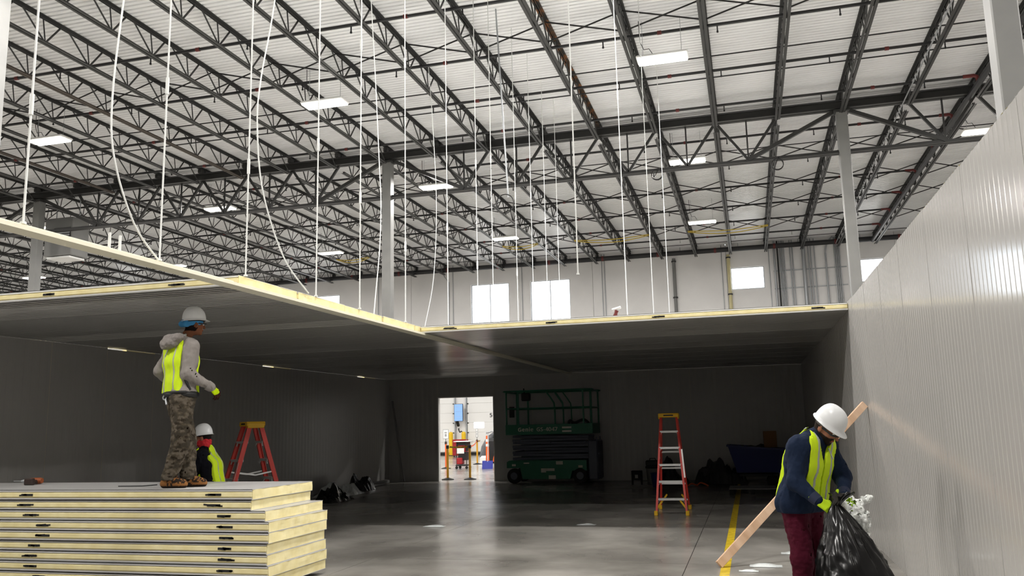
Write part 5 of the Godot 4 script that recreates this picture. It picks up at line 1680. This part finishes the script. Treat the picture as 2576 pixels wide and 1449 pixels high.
	for s in ["l", "r"]:
		F.cap(j["h" + s], j["k" + s], 0.108 * pr, 0.082 * pr, 0.05)
		F.cap(j["k" + s], j["a" + s], 0.08 * pr, 0.068 * pr, 0.04)
		if spec.get("cargo", false):
			F.ball(j["h" + s].lerp(j["k" + s], 0.72) + (ll if s == "l" else -ll) * 0.085, Vector3(0.035, 0.1, 0.08), Basis(ll, Vector3.UP, ll.cross(Vector3.UP)), 0.02)
	F.crumple(nzz, 0.016, Vector3(7, 5, 7))
	F.crumple(nzz, 0.007, Vector3(20, 26, 20))
	var top: float = j.pel.y + 0.06
	var low: float = minf(j.al.y, j.ar.y) - 0.03
	F.cut(func(p): return maxf(p.y - top, low - p.y))
	F.add(tr, spec.trouser_color)
	var trousers := part("trousers", tr, cm, t)
	part("belt", MB.new().tube(belt_ring(j.pel + Vector3.UP * 0.045, ll, 0.215, 0.14), 0.018, 6, false), mat(c8(22, 22, 24), 0.6), trousers)
	# ---- vest: a shell over the torso, open at the sides, with grey strips
	for pass_ in 2:
		var ve := MB.new()
		bb = bounds([j.pel, j.chest, j.neck, j.shl, j.shr], 0.22)
		F = Field.new(bb[0], bb[1], 0.0095)
		torso_bones(F, j, 0.03 if pass_ == 0 else 0.034)
		F.crumple(nzz, 0.01, Vector3(9, 4, 9))
		var l: Vector3 = (j.shl - j.shr).normalized()
		var fw: Vector3 = j.f
		var vlow: float = spec.vest_low
		var vw: float = spec.get("vest_w", 0.17)
		var shl: Vector3 = j.shl
		var shr: Vector3 = j.shr
		var ell: Vector3 = j.ell
		var elr: Vector3 = j.elr
		var nk: Vector3 = j.neck
		var ctr: Vector3 = j.chest
		var open_front: float = spec.get("open", 0.02)
		var p_ := pass_
		F.cut(func(p):
			var q: Vector3 = p - ctr
			var x := q.dot(l)
			var z := q.dot(fw)
			var e := maxf(vlow - p.y, absf(x) - vw)
			for a in [[shl, ell], [shr, elr]]:
				var ab: Vector3 = a[1] - a[0]
				var u := clampf((p - a[0]).dot(ab) / ab.length_squared(), -0.3, 1.0)
				e = maxf(e, 0.088 - (p - a[0] - ab * u).length())
			e = maxf(e, 0.085 - (p - nk - Vector3.UP * 0.03).length())
			if z > 0.0:
				e = maxf(e, open_front + maxf(0.0, p.y - ctr.y) * 0.35 - absf(x))
			if p_ == 1:
				e = maxf(e, absf(absf(x) - vw * 0.52) - 0.014)
			return e)
		F.add(ve)
		if pass_ == 0:
			part("safety_vest", ve, M.hivis, t)
		else:
			part("reflective_strip", ve, M.reflect, t.get_node("safety_vest"))
	# ---- gloves
	for s in ["l", "r"]:
		var g: Dictionary = spec["hand" + s]
		var gm := MB.new()
		gm.colored = true
		var G := Field.new(j["wr" + s] - Vector3.ONE * 0.2, j["wr" + s] + Vector3.ONE * 0.2, 0.0048)
		hand_field(G, j["wr" + s], g.dir, g.back, g.thumb, g.curl, 0.0098)
		var ca: Color = spec.glove
		var cb: Color = spec.palm
		var w0: Vector3 = j["wr" + s]
		var gd: Vector3 = g.dir.normalized()
		var gb: Vector3 = g.back.normalized()
		G.add(gm, func(p):
			var q: Vector3 = p - w0
			return cb if q.dot(gb) < -0.006 or q.dot(gd) > 0.12 else ca)
		part("glove", gm, cm, t)
	# ---- shoes
	for s in ["l", "r"]:
		var an: Vector3 = j["a" + s]
		var td: Vector3 = j["toe" + s]
		var sm := MB.new()
		sm.colored = true
		var S := Field.new(Vector3(an.x, 0, an.z) - Vector3(0.28, 0.02, 0.28), Vector3(an.x, 0.2, an.z) + Vector3(0.28, 0, 0.28), 0.0075)
		var g0 := Vector3(an.x, 0, an.z)
		S.cap(an + Vector3.UP * 0.03, g0 + Vector3.UP * 0.06 - td * 0.03, 0.052, 0.05, 0.03)
		S.cap(g0 - td * 0.055 + Vector3.UP * 0.045, g0 + td * 0.16 + Vector3.UP * 0.04, 0.045, 0.046, 0.03)
		S.cap(an + td * 0.01, g0 + td * 0.13 + Vector3.UP * 0.05, 0.048, 0.04, 0.03)
		S.cut(func(p): return -p.y + 0.001)
		var s1: Color = spec.shoe
		var s2: Color = spec.shoe2
		S.add(sm, func(p):
			var q: Vector3 = p - g0
			var u := q.dot(td)
			if p.y < 0.022: return s2
			if u < 0.0 and p.y < 0.13: return s1
			return s1 if (u > 0.06 and p.y < 0.05) or nzz.get_noise_3d(p.x * 30, p.y * 30, p.z * 30) > 0.1 else s2)
		part("boot", sm, cm, t)
	hard_hat(t, hc + hb * Vector3(0, 0.052, -0.008), hb * Basis(Vector3.RIGHT, spec.get("hat_tilt", -0.12)), M.hat)
	return t

func belt_ring(c: Vector3, l: Vector3, a: float, b: float) -> Array:
	var f := l.cross(Vector3.UP)
	var r := []
	for k in 25:
		r.append(c + l * a * sin(TAU * k / 24) + f * b * cos(TAU * k / 24))
	return r

func lin(r: int, g: int, b: int) -> Color:
	return c8(r, g, b).srgb_to_linear()

func make_people() -> void:
	M.hivis = mat(c8(206, 236, 12), 0.75)
	M.reflect = mat(c8(168, 172, 160), 0.4)
	M.hat = mat(c8(226, 228, 230), 0.28)
	var camo := FastNoiseLite.new()
	camo.seed = 3
	camo.frequency = 11.0
	camo.fractal_octaves = 2
	var cc := [lin(66, 60, 52), lin(98, 91, 81), lin(80, 72, 61), lin(50, 45, 38)]
	# man on the stack, seen from behind
	var f1 := Vector3(0.37, 0, -0.93).normalized()
	var m1 := make_person({
		"label": "person in grey hoodie, yellow vest and camouflage trousers standing on the panel stack", "at": Vector3(-5.87, 1.0, -7.92), "seed": 4, "skin": lin(120, 78, 58), "hair": lin(24, 20, 18),
		"shirt": lin(142, 136, 132), "shirt_name": "hoodie", "hem": 1.0, "vest_low": 0.99, "vest_w": 0.18, "fold": 0.016, "cuff": 0.047, "leg": 1.16, "cargo": true, "open": 0.06,
		"trouser_color": func(p):
			var v := camo.get_noise_3d(p.x, p.y * 1.6, p.z)
			var w := camo.get_noise_3d(p.x + 9, p.y * 1.6, p.z + 4)
			return cc[3] if w > 0.32 else (cc[1] if v > 0.12 else (cc[0] if v < -0.15 else cc[2])),
		"glove": lin(196, 226, 16), "palm": lin(58, 30, 28), "shoe": lin(140, 96, 54), "shoe2": lin(44, 36, 31),
		"j": {"f": f1, "hf": Vector3(0.5, -0.04, -0.86), "pel": Vector3(-0.03, 0.95, 0.0), "chest": Vector3(-0.04, 1.32, 0.0), "neck": Vector3(-0.03, 1.565, -0.01), "head": Vector3(0.075, 1.735, -0.05),
			"shl": Vector3(-0.205, 1.475, -0.07), "shr": Vector3(0.125, 1.475, 0.07), "ell": Vector3(-0.35, 1.25, -0.06), "elr": Vector3(0.145, 1.19, 0.12), "wrl": Vector3(-0.265, 1.07, -0.2), "wrr": Vector3(0.31, 1.045, -0.06),
			"hl": Vector3(-0.1, 0.9, -0.06), "hr": Vector3(0.04, 0.9, 0.06), "kl": Vector3(0.0, 0.48, -0.1), "kr": Vector3(0.05, 0.47, 0.07), "al": Vector3(0.03, 0.11, -0.1), "ar": Vector3(-0.08, 0.11, 0.06), "toel": Vector3(0.95, 0, -0.3), "toer": Vector3(0.98, 0, -0.12)},
		"handl": {"dir": Vector3(0.45, -0.7, 0.0), "back": Vector3(-0.8, 0.2, 0.3), "thumb": Vector3(0, 0.3, -1), "curl": 0.8}, "handr": {"dir": Vector3(0.55, -0.75, -0.3), "back": Vector3(0.7, 0.5, 0.4), "thumb": Vector3(0.3, 0.2, -0.9), "curl": 0.9},
	})
	# hood behind the neck, blue cloth under the helmet, wrench, waist strap
	var hood := Field.new(Vector3(-0.35, 1.38, -0.2), Vector3(0.3, 1.72, 0.3), 0.009)
	var b1 := Vector3(-0.03, 1.575, 0.06) - f1 * 0.06
	var lv := Vector3(f1.z, 0, -f1.x)
	hood.cap(b1 - lv * 0.09, b1 + lv * 0.11, 0.05, 0.055, 0.03)
	hood.cap(b1 - lv * 0.05 + Vector3(0, -0.05, 0.02), b1 + lv * 0.09 + Vector3(-0.02, -0.06, 0.03), 0.045, 0.06, 0.04)
	hood.cap(b1 - lv * 0.09, Vector3(0.07, 1.55, -0.06), 0.045, 0.035, 0.03)
	hood.cap(b1 + lv * 0.1, Vector3(-0.08, 1.55, -0.1), 0.045, 0.035, 0.03)
	var wn := FastNoiseLite.new()
	wn.seed = 9
	wn.frequency = 1.0
	hood.crumple(wn, 0.014, Vector3(14, 14, 14))
	var hm := MB.new()
	hood.add(hm)
	part("hood", hm, mat(c8(134, 128, 124), 0.95), m1)
	var hb1 := head_basis(Vector3(0.5, -0.04, -0.86))
	var band := Field.new(Vector3(-0.1, 1.66, -0.25), Vector3(0.27, 1.86, 0.15), 0.007)
	var hc1 := Vector3(0.075, 1.735, -0.05)
	band.ball(hc1 + hb1 * Vector3(0, 0.03, -0.02), Vector3(0.088, 0.07, 0.112), hb1, 0.01)
	band.cap(hc1 + hb1 * Vector3(-0.04, -0.005, -0.11), hc1 + hb1 * Vector3(0.05, 0.0, -0.12), 0.03, 0.035, 0.03)
	band.cut(func(p):
		var q: Vector3 = hb1.transposed() * (p - hc1)
		return maxf(-0.03 - q.y + 0.25 * q.z, q.y - 0.07))
	band.crumple(wn, 0.008, Vector3(20, 20, 20))
	var bm := MB.new()
	band.add(bm)
	part("blue_head_cloth", bm, mat(c8(52, 132, 186), 0.85), m1)
	part("glasses_temple", MB.new().bar(hc1 + hb1 * Vector3(-0.082, 0.012, -0.02), hc1 + hb1 * Vector3(-0.078, 0.01, 0.1), 0.005, 0.012), M.black, m1)
	part("wrench", MB.new().tube([Vector3(-0.115, 0.93, 0.13), Vector3(-0.085, 0.87, 0.15)], 0.012, 6).lathe([Vector2(0.014, -0.007), Vector2(0.028, -0.007), Vector2(0.028, 0.007), Vector2(0.014, 0.007)], 12, Vector3(-0.125, 0.945, 0.13), Basis(Vector3.RIGHT, PI / 2)), M.galv, m1)
	part("side_strap", MB.new().tube([Vector3(0.1, 1.18, 0.15), Vector3(0.14, 1.1, 0.14), Vector3(0.16, 1.02, 0.1)], 0.014, 6), M.black, m1)
	part("black_undershirt", MB.new().tube(belt_ring(Vector3(-0.03, 0.975, 0.0), lv, 0.205, 0.138), 0.034, 10, false), M.black, m1)
	# man behind the stack, seen from his left side
	var f2 := Vector3(-0.95, 0, 0.3).normalized()
	var m2 := make_person({
		"label": "person in black shirt and yellow vest with white hard hat, half hidden behind the stack", "at": Vector3(-7.02, 0, -10.0), "seed": 14, "skin": lin(150, 100, 80), "hair": lin(30, 24, 22),
		"shirt": lin(20, 20, 23), "shirt_name": "long_sleeve_shirt", "hem": 0.74, "vest_low": 0.76, "vest_w": 0.19, "leg": 0.95, "open": 0.03, "cell": 0.012,
		"trouser_color": func(_p): return lin(34, 36, 42),
		"glove": lin(60, 60, 60), "palm": lin(30, 30, 30), "shoe": lin(60, 44, 30), "shoe2": lin(30, 28, 26),
		"j": {"f": f2, "hf": Vector3(-0.9, -0.22, 0.1), "pel": Vector3(0.12, 0.82, 0.0), "chest": Vector3(0.06, 1.12, 0.0), "neck": Vector3(-0.01, 1.345, 0.0), "head": Vector3(-0.045, 1.49, 0.0),
			"shl": Vector3(0.045, 1.255, 0.175), "shr": Vector3(-0.06, 1.255, -0.165), "ell": Vector3(-0.06, 1.0, 0.25), "elr": Vector3(-0.14, 1.0, -0.2), "wrl": Vector3(-0.28, 0.9, 0.24), "wrr": Vector3(-0.38, 0.9, -0.1),
			"hl": Vector3(0.15, 0.8, 0.085), "hr": Vector3(0.09, 0.8, -0.085), "kl": Vector3(0.02, 0.43, 0.1), "kr": Vector3(0.1, 0.43, -0.1), "al": Vector3(0.06, 0.1, 0.1), "ar": Vector3(0.14, 0.1, -0.1), "toel": Vector3(-1, 0, 0), "toer": Vector3(-1, 0, 0)},
		"handl": {"dir": Vector3(-0.9, -0.4, 0.0), "back": Vector3(0, 0.4, 1), "thumb": Vector3(-0.2, 1, 0), "curl": 0.5}, "handr": {"dir": Vector3(-0.9, -0.4, 0.0), "back": Vector3(0, 0.4, -1), "thumb": Vector3(-0.2, 1, 0), "curl": 0.5},
	})
	var hb2 := head_basis(Vector3(-0.9, -0.22, 0.1))
	var hc2 := Vector3(-0.045, 1.49, 0.0)
	var gt := Field.new(hc2 - Vector3(0.2, 0.25, 0.2), hc2 + Vector3(0.2, 0.1, 0.2), 0.008)
	gt.ball(hc2 + hb2 * Vector3(0, -0.045, 0.01), Vector3(0.085, 0.065, 0.1), hb2, 0.02)
	gt.cap(hc2 + hb2 * Vector3(0, -0.05, -0.02), Vector3(0.0, 1.36, 0.0), 0.07, 0.075, 0.03)
	gt.cut(func(p):
		var q: Vector3 = hb2.transposed() * (p - hc2)
		return q.y + 0.01)
	gt.crumple(wn, 0.012, Vector3(18, 26, 18))
	var gm := MB.new()
	gt.add(gm)
	part("red_neck_gaiter", gm, mat(c8(196, 34, 44), 0.85), m2)
	var lt := MB.new()
	for k in 4:
		lt.box(Vector3(-0.012 - 0.014 * k, 1.14 - 0.035 * k, 0.292 + 0.011 * k), Vector3(0.045, 0.02, 0.004), Basis(Vector3.UP, -0.3))
	part("sleeve_print", lt, mat(c8(150, 40, 48), 0.8), m2)
	# man filling the rubbish bag
	var f3 := Vector3(0.8, 0, 0.6)
	var m3 := make_person({
		"label": "person in navy shirt and maroon trousers bending over a black rubbish bag", "at": Vector3(0.35, 0, -7.3), "seed": 24, "skin": lin(168, 116, 92), "hair": lin(46, 36, 32), "beard": true,
		"shirt": lin(26, 34, 58), "shirt_name": "pullover", "hem": 0.84, "vest_low": 0.88, "vest_w": 0.165, "open": 0.008, "leg": 0.98,
		"trouser_color": func(_p): return lin(74, 18, 34),
		"glove": lin(190, 226, 40), "palm": lin(150, 190, 40), "shoe": lin(40, 36, 34), "shoe2": lin(24, 22, 22), "hat_tilt": 0.02,
		"j": {"f": Vector3(0.76, -0.22, 0.57).normalized(), "hf": Vector3(0.62, -0.58, 0.42), "pel": Vector3(0.0, 0.93, 0.0), "chest": Vector3(0.07, 1.22, 0.04), "neck": Vector3(0.145, 1.42, 0.08), "head": Vector3(0.225, 1.485, 0.12),
			"shl": Vector3(0.225, 1.34, -0.09), "shr": Vector3(0.0, 1.35, 0.2), "ell": Vector3(0.33, 1.1, -0.06), "elr": Vector3(-0.05, 1.09, 0.28), "wrl": Vector3(0.31, 0.975, 0.13), "wrr": Vector3(0.1, 0.955, 0.38),
			"hl": Vector3(0.055, 0.88, -0.075), "hr": Vector3(-0.055, 0.88, 0.075), "kl": Vector3(0.08, 0.49, -0.04), "kr": Vector3(-0.03, 0.49, 0.11), "al": Vector3(0.05, 0.1, -0.09), "ar": Vector3(-0.06, 0.1, 0.08), "toel": Vector3(0.9, 0, 0.43), "toer": Vector3(0.75, 0, 0.66)},
		"handl": {"dir": Vector3(0.5, -0.35, 0.5), "back": Vector3(0.3, 0.9, 0.0), "thumb": Vector3(-0.6, 0.3, 0.6), "curl": 0.8}, "handr": {"dir": Vector3(0.75, -0.5, 0.15), "back": Vector3(0.2, 0.6, 0.8), "thumb": Vector3(0.5, 0.6, -0.6), "curl": 0.85},
	})
	var hb3 := head_basis(Vector3(0.62, -0.58, 0.42))
	var hc3 := Vector3(0.225, 1.485, 0.12)
	part("safety_glasses", MB.new().bar(hc3 + hb3 * Vector3(-0.084, 0.012, -0.03), hc3 + hb3 * Vector3(-0.08, 0.01, 0.09), 0.005, 0.012).bar(hc3 + hb3 * Vector3(0.084, 0.012, -0.03), hc3 + hb3 * Vector3(0.08, 0.01, 0.09), 0.005, 0.012).tube([hc3 + hb3 * Vector3(-0.078, 0.008, 0.09), hc3 + hb3 * Vector3(-0.03, 0.005, 0.108), hc3 + hb3 * Vector3(0.03, 0.005, 0.108), hc3 + hb3 * Vector3(0.078, 0.008, 0.09)], 0.012, 6, true, 0.5), M.black, m3)
	part("grey_skull_cap", MB.new().lathe([Vector2(0.086, -0.02), Vector2(0.09, 0.03), Vector2(0.08, 0.07)], 22, hc3 + hb3 * Vector3(0, 0.035, -0.02), hb3), mat(c8(92, 88, 86), 0.95), m3)
	part("shirt_zip", MB.new().tube([Vector3(0.225, 1.335, 0.125), Vector3(0.25, 1.25, 0.145)], 0.005, 5), M.galv, m3)
	make_bag()

func make_bag() -> void:
	# black sack hanging from the right hand to the floor, gathered at its neck
	var nzz := FastNoiseLite.new()
	nzz.seed = 40
	nzz.frequency = 1.0
	nzz.fractal_octaves = 4
	var m := MB.new()
	var top := Vector3(0.57, 0.93, -6.88)
	var bot := Vector3(0.68, 0.0, -6.66)
	var nr := 44
	var ns := 72
	var rows := []
	for k in nr + 1:
		var u := float(k) / nr
		var c := top.lerp(bot, u) + Vector3(0.02 * sin(u * 4.0), 0, 0)
		var r := 0.035 + 0.27 * pow(sin(minf(u * 1.25, 1.0) * PI / 2), 0.85)
		if u > 0.86:
			r *= sqrt(maxf(0.02, 1.0 - pow((u - 0.86) / 0.145, 2.0)))
		var row := []
		for s in ns:
			var a := TAU * s / ns
			var fold := 0.05 * absf(nzz.get_noise_3d(cos(a) * 3.2, u * 1.2, sin(a) * 3.2)) * (1.2 - 0.7 * u)
			var crease := 0.02 * nzz.get_noise_3d(cos(a) * 7.0, u * 7.0 + a, sin(a) * 7.0) + 0.008 * nzz.get_noise_3d(cos(a) * 18.0, u * 20.0, sin(a) * 18.0)
			var rr := maxf(0.01, r * (1.0 - fold * 4.0 * (1.0 - u)) + crease * minf(1.0, u * 4.0) - fold * 0.5)
			row.append(Vector3(c.x + cos(a) * rr, maxf(c.y, 0.002), c.z + sin(a) * rr * 0.86))
		rows.append(row)
	for k in nr:
		for s in ns:
			var s2 := (s + 1) % ns
			m.quad(rows[k][s2], rows[k][s], rows[k + 1][s], rows[k + 1][s2])
	smooth(m)
	var t := thing("rubbish_bag", "full black plastic rubbish bag held by the man in the navy shirt", "bag")
	part("sack", m, mat(c8(11, 11, 12), 0.22, 0.0, 0.36), t)
	# gathered mouth flaring above the hand
	var n := MB.new()
	var mr := []
	for k in 7:
		var u := k / 6.0
		var row := []
		for s in 40:
			var a := TAU * s / 40
			var rr := lerpf(0.034, 0.085, u * u) * (1.0 + 0.45 * nzz.get_noise_3d(cos(a) * 4.0, u * 2.0, sin(a) * 4.0))
			row.append(top + Vector3(0.05 * u + cos(a) * rr, 0.09 * u + 0.02 * u * nzz.get_noise_2d(a * 3.0, 1.0), 0.03 * u + sin(a) * rr * 0.7))
		mr.append(row)
	for k in 6:
		for s in 40:
			var s2 := (s + 1) % 40
			n.quad(mr[k][s], mr[k][s2], mr[k + 1][s2], mr[k + 1][s])
	smooth(n)
	part("mouth", n, mat(c8(16, 16, 18), 0.25, 0.0, 0.6), t)
	# white film going into it
	var film := MB.new()
	var F := Field.new(Vector3(0.5, 0.55, -7.35), Vector3(0.95, 1.05, -6.85), 0.009)
	F.cap(Vector3(0.69, 0.93, -7.1), Vector3(0.74, 0.8, -7.05), 0.055, 0.07, 0.04)
	F.cap(Vector3(0.74, 0.8, -7.05), Vector3(0.77, 0.68, -7.0), 0.06, 0.035, 0.04)
	F.cap(Vector3(0.72, 0.9, -7.1), Vector3(0.86, 0.955, -7.15), 0.03, 0.012, 0.03)
	F.crumple(nzz, 0.045, Vector3(11, 9, 11))
	F.crumple(nzz, 0.012, Vector3(30, 24, 30))
	F.add(film)
	var fm := mat(Color(0.87, 0.88, 0.87), 0.22)
	single("plastic_film", film, fm, "crumpled white plastic film in the bending man's left hand", "plastic film")
	var g := MB.new()
	heap(g, 0.7, 0.9, 0.24, 63, 26)
	single("plastic_wrap", g, fm, "pale plastic wrap lying against the ribbed wall behind the black bag", "plastic wrap", Vector3(1.02, 0, -7.35))
